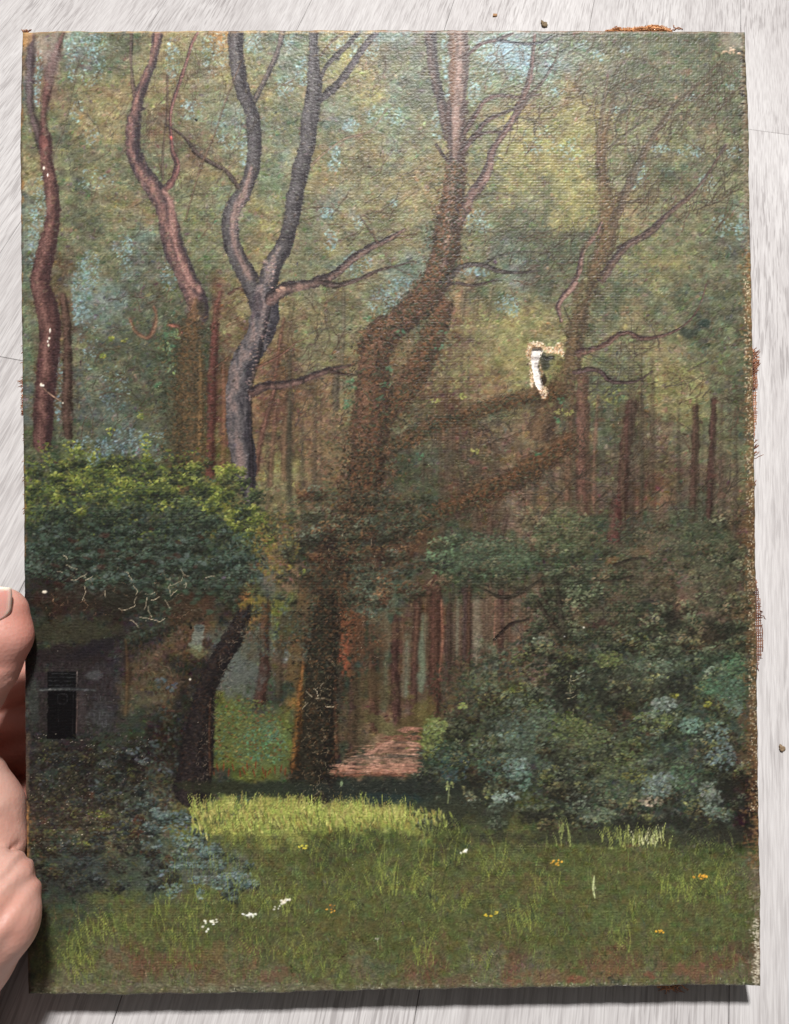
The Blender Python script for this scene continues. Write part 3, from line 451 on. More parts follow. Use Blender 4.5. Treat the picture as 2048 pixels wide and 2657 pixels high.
# --- the leafy left thicket over the hut
YG = [(122, 130, 54), (134, 140, 66), (104, 116, 50), (92, 104, 46)]
DG = [(58, 72, 58), (46, 56, 48), (70, 84, 66), (40, 48, 42), (84, 96, 84), (52, 60, 60)]
scatter(330, 1310, 280, 110, 900, DG[:3]+YG[2:], (5, 10), (3, 6), (-.6, .8), .7, .9)
scatter(350, 1420, 300, 110, 900, DG, (6, 11), (4, 7), (-.6, .8), .7, .9)
scatter(300, 1240, 230, 70, 300, YG+DG[:3], (5, 10), (3, 6), (-.6, .8), .75, 1, clump=26)
scatter(160, 1240, 90, 80, 160, YG+DG[:2], (5, 9), (3, 6), (-.6, .8), .7, 1, clump=14)
for (x, y, rx, ry, n) in [(300, 1215, 30, 40, 26), (380, 1165, 16, 40, 20), (190, 1165, 26, 20, 14), (200, 1250, 50, 24, 40), (340, 1250, 40, 16, 26), (415, 1255, 30, 20, 26), (500, 1210, 30, 14, 20), (490, 1250, 26, 10, 16), (590, 1220, 36, 20, 40), (560, 1270, 26, 12, 16), (150, 1290, 24, 30, 16), (210, 1325, 20, 14, 12), (300, 1345, 14, 22, 10), (640, 1320, 30, 20, 30),
        (660, 1360, 36, 24, 44), (610, 1345, 26, 14, 20), (540, 1300, 40, 14, 24), (430, 1310, 26, 14, 14), (350, 1345, 14, 10, 6), (120, 1330, 16, 18, 10), (255, 1180, 12, 20, 8), (290, 1120, 12, 10, 5), (290, 880, 8, 6, 4), (270, 925, 8, 6, 4), (325, 885, 8, 8, 3), (370, 1080, 10, 14, 6), (700, 1410, 12, 10, 8)]:
    scatter(x, y, rx, ry, n, YG[:3]+[(146, 150, 74)], (5, 9), (3, 5), (-.5, .7), .85, 1.1)
CP = []
for _ in range(230):
    x = rng.uniform(75, 690); y = rng.uniform(1190, 1560)
    if ((x-340)/360)**2+((y-1370)/210)**2 > 1: continue
    t = (y-1190)/370; g_ = 1+.22*MASS[int(y*S), int(x*S)]; CP.append((y, x, rng.uniform(16, 32), ((36, 42, 36), lighten((62, 72, 48) if t < .35 else (52, 64, 54), g_), lighten((104, 114, 56) if t < .27 else ((84, 96, 66) if t < .5 else (80, 96, 86)), g_))))
for _ in range(230):
    x = rng.uniform(120, 770); y = rng.uniform(1330, 1720)
    if y > 1590+50*math.sin(x*.021)+(60 if 330 < x < 520 else 0) or (x > 600 and y > 1590): continue
    CP.append((y, x, rng.uniform(14, 28), ((36, 38, 32), (54, 60, 50), (78, 92, 78)) if x < 640 else ((48, 48, 38), (74, 76, 54), (104, 110, 70))))
for (y, x, r, (d_, m_, l_)) in sorted(CP): clump(x, y, r, d_, m_, l_, 26, .6)
for (x, y) in [(700, 1400), (660, 1350), (610, 1330), (640, 1385), (590, 1225), (500, 1212), (420, 1250), (300, 1220), (385, 1190), (200, 1250), (340, 1255), (150, 1290), (560, 1290), (210, 1330), (660, 1320), (600, 1215), (575, 1235), (630, 1222), (510, 1250), (480, 1240), (150, 1235), (205, 1170), (230, 1290), (455, 1270), (680, 1335), (620, 1360), (650, 1380), (545, 1320)]: clump(x, y, 16, (66, 76, 42), (116, 126, 52), (160, 166, 84), 16, .75)
for _ in range(70): dab(rng.uniform(100, 640), rng.uniform(1360, 1560), rng.uniform(7, 13), rng.uniform(4, 7), rng.uniform(-.5, .8), c01([(84, 98, 90), (94, 108, 104), (72, 92, 78)][rng.integers(3)]), .75, 1)
scatter(640, 1450, 60, 70, 120, [(74, 92, 86), (60, 76, 66), (88, 104, 90)], (5, 10), (3, 6), al=.6)
for _ in range(30): dab(rng.uniform(140, 540), rng.uniform(1370, 1600), rng.uniform(8, 16), rng.uniform(4, 7), rng.uniform(-.6, .6), c01((70, 38, 32)), .45)
for (x, y) in [(275, 1388), (265, 1430), (265, 1470), (460, 1440)]: blob(x, y, 12, 8, (78, 38, 34), .45)
blob(250, 1560, 170, 40, (56, 38, 32), .6); blob(500, 1580, 90, 40, (70, 48, 36), .6); blob(330, 1560, 110, 40, (44, 46, 38), .6)
for _ in range(26): dab(rng.uniform(360, 560), rng.uniform(1480, 1600), rng.uniform(8, 14), rng.uniform(4, 7), rng.uniform(-.6, .6), c01((64, 82, 66)), .7, 1)
scatter(440, 1700, 110, 110, 260, [(70, 54, 40), (54, 48, 38), (80, 60, 42), (46, 46, 38)], (5, 12), (3, 6), (1, 2), .5)
# hut
blob(200, 1640, 150, 34, (60, 58, 44), .8); blob(180, 1700, 140, 28, (44, 36, 38), .85); blob(250, 1680, 80, 18, (38, 34, 40), .8, ang=-.4)
blob(200, 1800, 130, 110, (44, 38, 38), .5, .3)
for y in range(1722, 1900, 6):
    for x in range(80, 310, 10):
        dab(x+rng.normal()*3, y+rng.normal()*2, 8, 4, 1.57, c01((50, 44, 45) if x < 250 else (55, 51, 53))*(1+rng.normal()*.14), .6, .2)
blob(90, 1800, 14, 110, (62, 68, 64), .6); blob(215, 1830, 16, 60, (74, 66, 66), .5); blob(250, 1750, 18, 14, (88, 90, 92), .6); blob(270, 1850, 30, 40, (70, 72, 76), .4)
a, b, c, d = win(128, 1742, 203, 1782); img[a:b, c:d] = c01((20, 19, 21)); hgt[a:b, c:d] = .1
for y, s_ in [(1746, 74), (1756, 60), (1765, 66), (1776, 60)]:
    for x in range(134, 200, 7): dab(x, y+rng.normal(), 6, 1.4, 0, c01((78, 80, 84))*rng.uniform(.5, 1.1), .6, .9)
limb([(204, 1742, 4), (203, 1782, 4)], (96, 86, 84)); limb([(110, 1788, 8), (180, 1785, 9), (250, 1789, 6)], (70, 74, 74), (44, 44, 48), (110, 112, 112))
a, b, c, d = win(126, 1793, 198, 1912); k = ((XX[a:b, c:d]-124-(1912-YY[a:b, c:d])*.05+EDGE[a:b, c:d]*2) > 0)[..., None]; img[a:b, c:d] = np.where(k, c01((17, 15, 17)), img[a:b, c:d]); hgt[a:b, c:d] = .1
limb([(155, 1800, 2), (155, 1822, 2), (176, 1822, 2), (176, 1800, 2), (155, 1800, 2)], (54, 54, 58), al=.8); limb([(155, 1840, 2), (156, 1870, 2)], (58, 56, 58), al=.7); limb([(194, 1800, 2), (192, 1900, 2)], (54, 52, 54), al=.6)
limb([(206, 1800, 5), (202, 1900, 5)], (96, 78, 74), al=.7)
for _ in range(26): x = rng.uniform(215, 290); dab(x, rng.uniform(1800, 1890), 8, 1.6, rng.choice([1.5, .1]), c01((92, 94, 98)), .5, .9)
limb([(330, 1660, 10), (335, 1750, 12), (330, 1850, 12)], (92, 66, 42), al=.5, soft=10)
# foliage below the hut
scatter(260, 2030, 210, 130, 800, [(44, 44, 40), (56, 56, 50), (38, 34, 32), (66, 68, 62), (50, 46, 44)], (5, 12), (3, 7), (-.8, .8), .65, .9)
scatter(430, 1960, 60, 150, 200, [(60, 66, 62), (50, 54, 46), (78, 84, 80), (60, 44, 34)], (6, 12), (4, 7), al=.6)
for (x, y) in [(350, 1945), (405, 1925), (275, 1990), (430, 2000), (370, 1970), (250, 2030), (300, 2060), (330, 2085), (420, 1770), (450, 1780)]: scatter(x, y, 18, 12, 5, [(88, 96, 98), (76, 86, 88)], (8, 14), (4, 7), (-.8, .8), .8, 1)
scatter(150, 2060, 80, 110, 120, [(66, 62, 66), (46, 42, 44)], (6, 12), (3, 6), al=.5)
scatter(230, 2170, 160, 120, 420, [(60, 56, 48), (70, 72, 58), (50, 44, 42), (84, 88, 48), (86, 60, 42)], (6, 14), (3, 6), (-.6, .6), .5, .8)
for (x, y) in [(260, 2110), (280, 2140), (240, 2180), (225, 2190)]: scatter(x, y, 26, 10, 10, [(112, 118, 50), (98, 104, 44)], (6, 10), (3, 5), (-.5, .5), .7, 1)
for (x, y) in [(355, 2160), (365, 2125), (235, 2060), (440, 2230)]: blob(x, y, 16, 14, (92, 46, 34), .7)
blob(220, 2240, 80, 50, (52, 60, 64), .5); blob(380, 2270, 120, 50, (58, 62, 54), .5); blob(180, 2290, 80, 30, (48, 52, 50), .5)
CP = []
for _ in range(150):
    x = rng.uniform(80, 470); y = rng.uniform(1920, 2300)
    if x > 330+(y-1920)*.35: continue
    CP.append((y, x, rng.uniform(16, 30), [((34, 32, 30), (54, 54, 48), (78, 80, 70)), ((38, 32, 28), (62, 54, 42), (90, 92, 54)), ((32, 34, 34), (50, 56, 56), (82, 90, 90)), ((36, 34, 30), (58, 56, 44), (80, 76, 56))][rng.integers(4)]))
for _ in range(60):
    t = rng.uniform(); x = 400+250*t+rng.normal()*20; y = 2120+180*t+rng.normal()*34-(1-t)*10
    if x < 675: CP.append((y, x, rng.uniform(12, 22), ((42, 46, 42), (68, 82, 80), (100, 116, 112))))
for (y, x, r, (d_, m_, l_)) in sorted(CP): clump(x, y, r, d_, m_, l_, 24, .6)
# bluish leaves spilling into the grass
for (x, y, rx, ry, n) in [(450, 2130, 50, 26, 40), (480, 2170, 34, 20, 26), (500, 2200, 40, 16, 30), (530, 2205, 24, 14, 20), (400, 2180, 30, 16, 14), (470, 2240, 34, 12, 26), (510, 2240, 30, 12, 24), (570, 2240, 26, 12, 26), (415, 2260, 16, 10, 10), (450, 2300, 34, 12, 26), (530, 2280, 40, 12, 30), (600, 2270, 34, 12, 36), (650, 2290, 22, 12, 24), (575, 2295, 24, 12, 20), (525, 2315, 16, 14, 14), (630, 2265, 24, 8, 14), (445, 2320, 14, 10, 8)]:
    scatter(x, y, rx, ry, int(n*.8), [(94, 112, 110), (84, 102, 102), (72, 90, 90), (108, 122, 118)], (6, 10), (3, 5), (-.5, .5), .85, 1.2)
# --- centre: sunlit gaps, curved black trunk, ivy trunk, path
blob(518, 1645, 17, 34, (126, 140, 130), .7, .6); blob(516, 1690, 20, 18, (120, 130, 90), .5); blob(520, 1628, 12, 10, (70, 78, 76), .7); blob(600, 1640, 30, 30, (96, 84, 70), .4)
blob(620, 1740, 60, 70, (94, 98, 94), .75); blob(660, 1680, 40, 50, (86, 88, 74), .6); blob(700, 1520, 30, 40, (86, 98, 98), .45)
blob(610, 1900, 90, 70, (88, 96, 56), .75); blob(690, 1930, 80, 70, (86, 102, 68), .6)
scatter(640, 1900, 100, 90, 420, [(96, 108, 60), (110, 128, 76), (72, 102, 88), (104, 86, 48), (88, 104, 56), (124, 120, 60), (120, 72, 46)], (5, 9), (3, 5), (-.8, .8), .55, .8)
scatter(690, 1930, 60, 50, 60, [(84, 128, 108), (96, 140, 90)], (5, 9), (3, 5), al=.6)
for x in range(560, 760, 12): dab(x+rng.normal()*4, 1995+rng.normal()*6, 14, 3, 1.5+rng.normal()*.2, c01((126, 56, 34)), .7, .8)
limb([(642, 1570, 30), (622, 1625, 46), (590, 1680, 52), (560, 1730, 50), (536, 1790, 54), (524, 1860, 66), (515, 1940, 84), (502, 2040, 100)], (40, 34, 36), (30, 26, 28), (54, 46, 46), soft=5, rough=1.4)
limb([(548, 1810, 6), (546, 1900, 8), (548, 2010, 6)], (92, 58, 40), al=.6, soft=6)
blob(640, 1565, 24, 12, (140, 118, 50), .8, ang=-.6); blob(672, 1555, 24, 12, (126, 112, 54), .7)
scatter(720, 1420, 60, 90, 160, [(128, 110, 56), (140, 130, 60), (116, 84, 50), (100, 92, 60)], (6, 11), (3, 6), al=.6); scatter(785, 1485, 12, 8, 8, [(150, 158, 66)], al=.8)
for (x, y, rx, ry, c, al) in [(850, 1415, 60, 56, (56, 42, 36), .85), (880, 1440, 30, 60, (42, 32, 30), .8), (1000, 1410, 50, 42, (50, 48, 44), .85), (990, 1440, 30, 30, (28, 24, 24), .9), (1040, 1430, 40, 40, (100, 70, 52), .7), (960, 1460, 40, 30, (92, 64, 50), .6), (1110, 1420, 40, 50, (104, 76, 56), .5),
        (900, 1560, 70, 60, (92, 68, 50), .5), (960, 1530, 70, 60, (86, 100, 84), .65), (990, 1570, 50, 60, (82, 92, 76), .6), (830, 1510, 60, 40, (54, 58, 50), .7), (800, 1610, 70, 50, (76, 86, 74), .6), (890, 1640, 46, 90, (122, 70, 46), .75), (885, 1710, 24, 40, (150, 78, 56), .8), (860, 1620, 20, 60, (72, 46, 40), .6), (900, 1660, 14, 20, (176, 96, 70), .5),
        (960, 1680, 50, 60, (70, 56, 44), .6), (1000, 1620, 40, 70, (104, 80, 58), .5), (790, 1580, 20, 60, (110, 76, 50), .5), (760, 1640, 40, 60, (70, 60, 46), .6), (770, 1720, 24, 60, (110, 84, 50), .6), (960, 1780, 60, 60, (84, 74, 50), .5), (1100, 1850, 40, 40, (104, 98, 52), .6), (1000, 1880, 40, 30, (96, 98, 62), .6), (1060, 1880, 40, 30, (84, 70, 46), .7), (930, 1900, 60, 60, (88, 76, 52), .5)]:
    blob(x, y, rx, ry, c, al, .5)
scatter(900, 1360, 200, 90, 420, [(70, 80, 66), (82, 92, 76), (60, 66, 54), (88, 76, 56)], (6, 12), (3, 6), (-.6, .4), .5, .8)
scatter(960, 1540, 60, 60, 120, [(90, 106, 92), (78, 92, 78), (104, 118, 102)], (6, 11), (4, 6), al=.55); scatter(880, 1650, 120, 120, 260, [(60, 62, 50), (86, 60, 44), (70, 74, 60), (120, 76, 52)], (5, 10), (3, 5), al=.5)
scatter(700, 1620, 90, 80, 140, [(60, 74, 70), (84, 92, 80), (96, 72, 46), (50, 56, 50)], (6, 11), (3, 6), al=.55)
limb([(850, 1560, 50), (845, 1640, 76), (838, 1720, 84), (832, 1800, 88), (826, 1880, 92), (818, 1960, 104), (815, 2030, 120)], (44, 40, 34), (34, 30, 28), (56, 52, 42), soft=8, rough=2.2)
limb([(788, 1720, 10), (778, 1820, 16), (772, 1900, 18), (762, 1990, 16)], (128, 82, 44), al=.75, soft=10, rough=2)
limb([(872, 1760, 10), (872, 1850, 12), (874, 1960, 12)], (96, 62, 46), al=.6, soft=8, rough=2)
scatter(835, 1680, 50, 60, 60, [(60, 70, 60), (76, 84, 70), (50, 44, 36)], (6, 11), (3, 6), al=.6)
for (y, x0, x1, h2, c) in [(1890, 1040, 1088, 8, (166, 116, 98)), (1912, 1000, 1090, 10, (128, 88, 72)), (1932, 975, 1090, 8, (154, 110, 90)), (1946, 950, 1090, 7, (132, 98, 82)), (1960, 925, 1085, 6, (96, 84, 74)), (1972, 895, 1085, 8, (132, 106, 88)), (1986, 870, 1085, 9, (170, 122, 102)), (1998, 866, 1080, 8, (160, 108, 88)), (2008, 870, 1050, 6, (128, 84, 66)), (1925, 1010, 1080, 3, (98, 78, 66)), (1938, 1000, 1090, 2.5, (98, 78, 66)), (1965, 900, 1000, 3, (116, 98, 84))]:
    for _ in range(int((x1-x0)*h2/22)): x = rng.uniform(x0, x1); dab(x, y+rng.normal()*h2*.4, rng.uniform(9, 22), rng.uniform(1.6, 3.5), rng.normal()*.06, c01(c)*(1+rng.normal()*.08), .75, .9)
for _ in range(60): x = rng.uniform(890, 1080); dab(x, rng.uniform(1930, 2000), rng.uniform(7, 16), 1.5, rng.normal()*.08, c01((196, 146, 120)), .5, 1)
# --- right-hand bushes
scatter(1620, 1440, 300, 100, 900, [(74, 84, 66), (64, 72, 58), (88, 96, 76), (92, 80, 62), (58, 62, 50)], (6, 12), (3, 6), (-.7, .5), .5, .8)
scatter(1250, 1440, 140, 60, 360, [(82, 100, 76), (70, 84, 64), (94, 112, 86), (60, 70, 54)], (6, 11), (3, 6), (-.7, .5), .6, .9)
scatter(1140, 1440, 40, 50, 60, [(112, 140, 104), (98, 124, 92)], (5, 9), (3, 5), (-.7, .5), .7, 1)
scatter(1470, 1400, 90, 70, 260, [(70, 84, 62), (86, 98, 66), (60, 68, 50)], (6, 11), (3, 6), (-.7, .5), .55, .9); scatter(1450, 1350, 30, 16, 16, [(120, 130, 70)], al=.6)
blob(1270, 1600, 50, 60, (122, 100, 84), .35); limb([(1260, 1530, 5), (1300, 1552, 6), (1340, 1545, 6), (1380, 1520, 4)], (58, 50, 42)); limb([(1280, 1660, 5), (1320, 1620, 6), (1350, 1610, 4)], (56, 44, 38))
for (x, y) in [(1410, 1510), (1580, 1495)]: blob(x, y, 50, 20, (112, 92, 70), .4)
limb([(1455, 1480, 24), (1460, 1600, 30), (1470, 1720, 44), (1475, 1830, 56)], (56, 50, 44), soft=14, al=.7, rough=2.5); blob(1475, 1760, 50, 80, (44, 42, 38), .8); limb([(1400, 1500, 12), (1420, 1580, 12), (1445, 1620, 14)], (60, 50, 42), al=.7); blob(1465, 1660, 30, 40, (94, 68, 50), .6)
blob(1850, 1640, 60, 26, (46, 40, 36), .8); blob(1740, 1590, 20, 40, (54, 48, 42), .7); blob(1765, 1570, 20, 30, (120, 84, 72), .5); blob(1560, 1620, 50, 14, (70, 48, 46), .6)
blob(1740, 1770, 50, 30, (48, 48, 44), .8); blob(1915, 1590, 18, 22, (130, 94, 56), .5); blob(1650, 1500, 40, 14, (132, 98, 84), .5); blob(1660, 1430, 30, 14, (128, 98, 72), .5); blob(1590, 1455, 20, 12, (130, 88, 52), .6)
DB = [(70, 82, 68), (54, 62, 54), (86, 100, 84), (62, 66, 54), (98, 112, 92), (46, 50, 44), (84, 92, 60)]
scatter(1560, 1800, 380, 170, 1900, DB, (6, 13), (4, 7), (-.7, .5), .6, .95)
scatter(1450, 2000, 330, 110, 1100, DB, (6, 13), (4, 7), (-.7, .5), .6, .95)
scatter(1220, 1800, 110, 120, 260, [(60, 62, 50), (74, 74, 56), (52, 56, 46)], (6, 12), (3, 6), al=.5)
LEAFY = [(1125, 1900, 26, 50, 60, (126, 138, 80)), (1110, 1940, 16, 30, 26, (132, 142, 80)), (1140, 1880, 24, 14, 20, (138, 150, 92)), (1200, 1830, 14, 8, 6, (146, 156, 90)), (1580, 1710, 36, 26, 30, (116, 128, 78)), (1700, 1720, 60, 26, 40, (110, 124, 104)), (1690, 1870, 60, 30, 40, (116, 128, 80)), (1745, 1803, 14, 7, 6, (160, 162, 70)), (1835, 1825, 12, 8, 5, (164, 164, 70)),
        (1720, 1825, 32, 20, 34, (136, 150, 140)), (1690, 1850, 20, 12, 14, (120, 134, 116)), (1790, 1880, 34, 22, 34, (120, 152, 134)), (1860, 1900, 30, 30, 30, (124, 148, 144)), (1870, 1960, 34, 40, 44, (116, 134, 136)), (1900, 1720, 30, 30, 40, (90, 124, 92)), (1880, 1780, 50, 30, 50, (96, 122, 100)), (1840, 1780, 30, 20, 20, (84, 118, 88)), (1900, 1830, 26, 26, 22, (112, 132, 116)),
        (1470, 1880, 50, 40, 50, (110, 122, 74)), (1530, 1910, 60, 30, 44, (106, 118, 78)), (1340, 1890, 60, 50, 60, (98, 116, 100)), (1400, 1850, 40, 30, 30, (104, 120, 96)), (1290, 1990, 60, 40, 60, (86, 108, 94)), (1340, 1990, 34, 34, 50, (122, 144, 134)), (1360, 2020, 20, 30, 20, (112, 140, 124)), (1310, 2065, 34, 14, 20, (140, 158, 148)), (1290, 2090, 24, 14, 12, (122, 148, 134)),
        (1320, 1905, 26, 14, 12, (126, 150, 136)), (1180, 1990, 40, 40, 40, (66, 84, 84)), (1160, 1960, 50, 40, 40, (74, 92, 78)), (1250, 1930, 40, 40, 40, (88, 96, 66)), (1560, 2110, 44, 20, 50, (104, 114, 92)), (1530, 2120, 20, 10, 10, (116, 126, 104)), (1600, 1990, 70, 30, 60, (102, 112, 76)), (1650, 2010, 40, 20, 20, (124, 126, 70)), (1700, 2040, 40, 34, 60, (118, 134, 126)), (1720, 2020, 40, 20, 36, (126, 140, 136)),
        (1690, 2075, 34, 14, 14, (176, 160, 140)), (1675, 2078, 20, 10, 6, (184, 166, 146)), (1840, 2060, 36, 40, 44, (122, 134, 122)), (1840, 2100, 30, 14, 16, (118, 132, 120)), (1870, 2110, 30, 20, 16, (84, 98, 84)), (1580, 2060, 40, 30, 26, (96, 108, 84)), (1770, 2010, 36, 40, 50, (92, 114, 88)), (1630, 1940, 40, 26, 24, (108, 118, 76))]
for (x, y, rx, ry, n, c) in LEAFY:
    scatter(x, y, rx, ry, n, [lighten(c, .96), lighten(c, .88), lighten(c, .74)], (6, 10), (3.5, 6), (-.7, .4), .8, 1.1)
HOLLOW = [(1600, 1800, 60, 40), (1480, 2050, 40, 30), (1640, 2130, 80, 18), (1230, 2020, 40, 40), (1400, 2110, 60, 20), (1760, 2130, 90, 22), (1880, 2030, 30, 60), (1180, 2080, 60, 30), (1450, 1960, 30, 30), (1560, 1960, 30, 14), (1880, 2160, 60, 26)]
for (x, y, rx, ry) in HOLLOW: blob(x, y, rx, ry, (40, 40, 36), .6, .5)
for (x, y, rx, ry) in [(1480, 1930, 30, 14), (1620, 1850, 26, 30), (1500, 1720, 24, 16), (1230, 2000, 16, 20), (1850, 1680, 50, 12), (1640, 2190, 30, 8), (1690, 1900, 20, 10)]: blob(x, y, rx, ry, (96, 62, 46), .5, .5)
ivy([(870, 1540, 110), (850, 1620, 90), (838, 1720, 92), (830, 1820, 96), (822, 1920, 108), (815, 2030, 130)], 1500, [(48, 44, 36), (36, 32, 28), (60, 58, 46), (84, 60, 40), (40, 40, 34)], .6, .55)
ivy([(630, 1600, 40), (575, 1700, 50), (535, 1790, 56), (515, 1900, 84), (502, 2040, 110)], 800, [(46, 40, 40), (34, 30, 30), (58, 50, 44), (66, 46, 36)], .5, .5)
CP = []
for _ in range(300):
    x = rng.uniform(1090, 1935); y = rng.uniform(1660, 2140)
    if y < 1900-(x-1090)*.9: continue
    k = rng.integers(5); CP.append((y, x, rng.uniform(18, 40), [((36, 38, 32), (66, 74, 56), (104, 114, 84)), ((36, 40, 36), (68, 82, 70), (118, 136, 122)), ((40, 36, 30), (76, 72, 54), (112, 112, 76)), ((34, 38, 34), (60, 70, 58), (98, 112, 92)), ((38, 40, 32), (76, 86, 54), (124, 132, 80))][k]))
for _ in range(150):
    x = rng.uniform(1110, 1930); y = rng.uniform(1330, 1660)
    if y > 1530 and x < 1380: continue
    if y < 1390 and not (1370 < x < 1540 or 1650 < x < 1900): continue
    k = rng.integers(3); CP.append((y, x, rng.uniform(18, 36), [((46, 46, 38), (76, 78, 60), (98, 100, 78)), ((60, 52, 42), (92, 82, 64), (112, 102, 82)), ((42, 46, 38), (66, 74, 58), (104, 112, 86))][k]))
for _ in range(110):
    x = rng.normal(930, 130); y = rng.uniform(1270, 1560)
    if abs(x-930) > 190: continue
    CP.append((y, x, rng.uniform(16, 32), [((40, 42, 34), (68, 76, 60), (92, 102, 84)), ((60, 46, 36), (86, 66, 50), (116, 92, 64)), ((38, 40, 34), (62, 70, 58), (92, 106, 92))][rng.integers(3)]))
for _ in range(90):
    x = rng.uniform(1370, 1930); y = rng.uniform(1480, 1700)
    CP.append((y, x, rng.uniform(18, 34), ((40, 46, 38), (66, 78, 60), (98, 112, 88))))
for (y, x, r, (d_, m_, l_)) in sorted(CP): g_ = (1.06+.2*MASS[int(y*S), int(x*S)])*rng.uniform(.9, 1.15); w_ = np.array([1.06, 1.0, .98]); clump(x, y, r, np.array(d_)*w_, np.array(m_)*w_*g_, np.array(l_)*w_*g_*1.06, 30, .55)
ivy([(962, 1150, 110), (945, 1250, 110), (920, 1340, 100), (885, 1430, 130), (862, 1530, 130), (846, 1620, 120), (838, 1720, 104)], 1700, [(62, 54, 44), (80, 60, 46), (46, 42, 36), (98, 70, 48), (66, 70, 54), (36, 32, 28)], .6, .5)
ivy([(1040, 1330, 60), (1010, 1420, 60), (960, 1500, 60), (900, 1580, 60)], 300, [(58, 50, 42), (78, 58, 44), (44, 40, 36), (74, 80, 64)], .5, .6)
for (x, y, r, l_) in [(1340, 1990, 36, (150, 166, 156)), (1310, 2070, 34, (140, 160, 150)), (1700, 2035, 40, (136, 148, 142)), (1720, 1830, 32, (140, 152, 140)), (1790, 1885, 32, (128, 158, 142)), (1865, 1960, 40, (122, 144, 144)), (1840, 2070, 34, (130, 138, 126)), (1560, 2115, 40, (112, 122, 98)), (1125, 1910, 36, (142, 152, 92)), (1140, 1450, 36, (116, 138, 104)), (1240, 1440, 44, (100, 118, 90)), (1900, 1760, 40, (104, 140, 110)), (1590, 1720, 34, (124, 134, 84)), (1470, 1880, 40, (118, 128, 80))]:
    clump(x, y, r, (44, 50, 44), lighten(l_, .7), l_, 44, .7)
for (x, y, rx, ry) in HOLLOW+[(1475, 1800, 40, 70), (1750, 1780, 50, 30), (1860, 1640, 60, 26), (1740, 1610, 20, 40), (1560, 1760, 30, 40)]: blob(x, y, rx*.9, ry*.9, (42, 42, 37), .55, .8)
for (x, y, rx, ry, c) in [(1470, 1370, 80, 50, (92, 100, 70)), (1780, 1380, 90, 60, (88, 94, 74)), (1250, 1440, 90, 40, (84, 100, 78)), (1640, 1760, 90, 50, (94, 102, 80)), (1500, 1920, 90, 50, (96, 104, 72)), (1640, 2010, 110, 50, (92, 100, 78)), (1890, 1770, 60, 60, (84, 108, 84)), (1350, 1900, 80, 60, (88, 100, 86)), (1840, 1500, 70, 60, (98, 90, 72)), (1660, 1500, 60, 60, (100, 88, 72))]:
    blob(x, y, rx, ry, c, .32, .9); scatter(x, y, rx, ry, 60, [lighten(c, 1.1), c, lighten(c, .8)], (6, 10), (3, 5), (-.8, .4), .5, .9)
for (x, y, rx, ry, n, c) in LEAFY: scatter(x, y, rx*.95, ry*.95, int(n*.8), [lighten(c, 1.0), lighten(c, .9), lighten(c, .76)], (6, 10), (3.2, 5.5), (-.7, .4), .72, 1.1)
for _ in range(150): x = rng.uniform(880, 1085); y = rng.uniform(1920, 2005); dab(max(x, 1090-(y-1880)*1.8), y, rng.uniform(8, 18), rng.uniform(1.6, 3), rng.normal()*.06, c01([(186, 136, 116), (170, 124, 106), (124, 94, 80), (200, 150, 128)][rng.integers(4)]), .7, 1)
limb([(1395, 1560, 8), (1420, 1600, 12), (1450, 1640, 16)], (58, 50, 42), al=.7); limb([(1440, 1500, 12), (1450, 1560, 14), (1462, 1650, 20)], (54, 48, 42), al=.6, soft=8); limb([(1540, 1505, 5), (1590, 1506, 6), (1640, 1495, 5)], (54, 48, 42)); limb([(1590, 1465, 6), (1640, 1450, 6), (1670, 1448, 4)], (54, 48, 42)); limb([(1240, 1520, 5), (1290, 1545, 7), (1340, 1540, 7), (1400, 1505, 6)], (56, 52, 44), al=.8); limb([(1280, 1660, 5), (1320, 1622, 7), (1345, 1612, 5), (1370, 1606, 4)], (52, 42, 38), al=.85)
# --- dark strip, then the grass
blob(700, 2045, 180, 22, (46, 52, 42), .9, .2); blob(1000, 2045, 200, 32, (44, 48, 44), .9, .25); blob(1160, 2090, 90, 36, (50, 56, 46), .7); blob(560, 2040, 90, 20, (50, 52, 38), .8); blob(1010, 2070, 90, 16, (40, 56, 56), .6)
blob(1250, 2110, 120, 30, (54, 56, 44), .6); blob(1600, 2170, 330, 22, (50, 50, 42), .6, .3)
blades(430, 2180, 1950, 2570, 1500, [(88, 96, 54), (74, 84, 48), (102, 112, 60), (62, 70, 44), (88, 82, 54), (80, 96, 60)], (18, 44), .3, 2.0, .5)
blades(430, 2200, 1950, 2560, 900, [(112, 128, 62), (104, 120, 60), (122, 138, 70), (92, 112, 66)], (14, 36), .35, 1.3, .5)
blades(100, 2380, 700, 2560, 420, [(84, 96, 52), (96, 108, 56), (70, 80, 46), (84, 70, 50)], (18, 44), .35, 2.0, .5)
GB = [(150, 158, 76), (160, 166, 88), (136, 148, 66), (168, 160, 92), (124, 138, 64), (146, 134, 72)]
x0g, x1g = 500, 1110
for i in range(900):
    x = rng.uniform(x0g, x1g+60); t = (x-x0g)/(x1g-x0g)
    if rng.uniform() < (t-.8)*3: continue
    yt = 2082+18*t; yb = 2162-26*t+8*math.sin(x*.05); y = yt+(yb-yt)*rng.beta(1.2, 1.3)+rng.normal()*4
    dab(x, y, rng.uniform(7, 14), rng.uniform(2, 4), 1.5+rng.normal()*.35, c01(GB[rng.integers(6)])*(1+rng.normal()*.08), .75, 1)
blades(495, 2080, 800, 2105, 150, GB, (16, 34), .35, 2.0, .85); blades(740, 2090, 960, 2112, 110, GB, (18, 44), .45, 2.0, .85); blades(960, 2100, 1070, 2125, 60, GB, (18, 44), .3, 1.8, .8)
blades(1070, 2130, 1200, 2170, 40, [(112, 120, 64), (98, 108, 60)], (18, 40), .3, 1.6, .7)
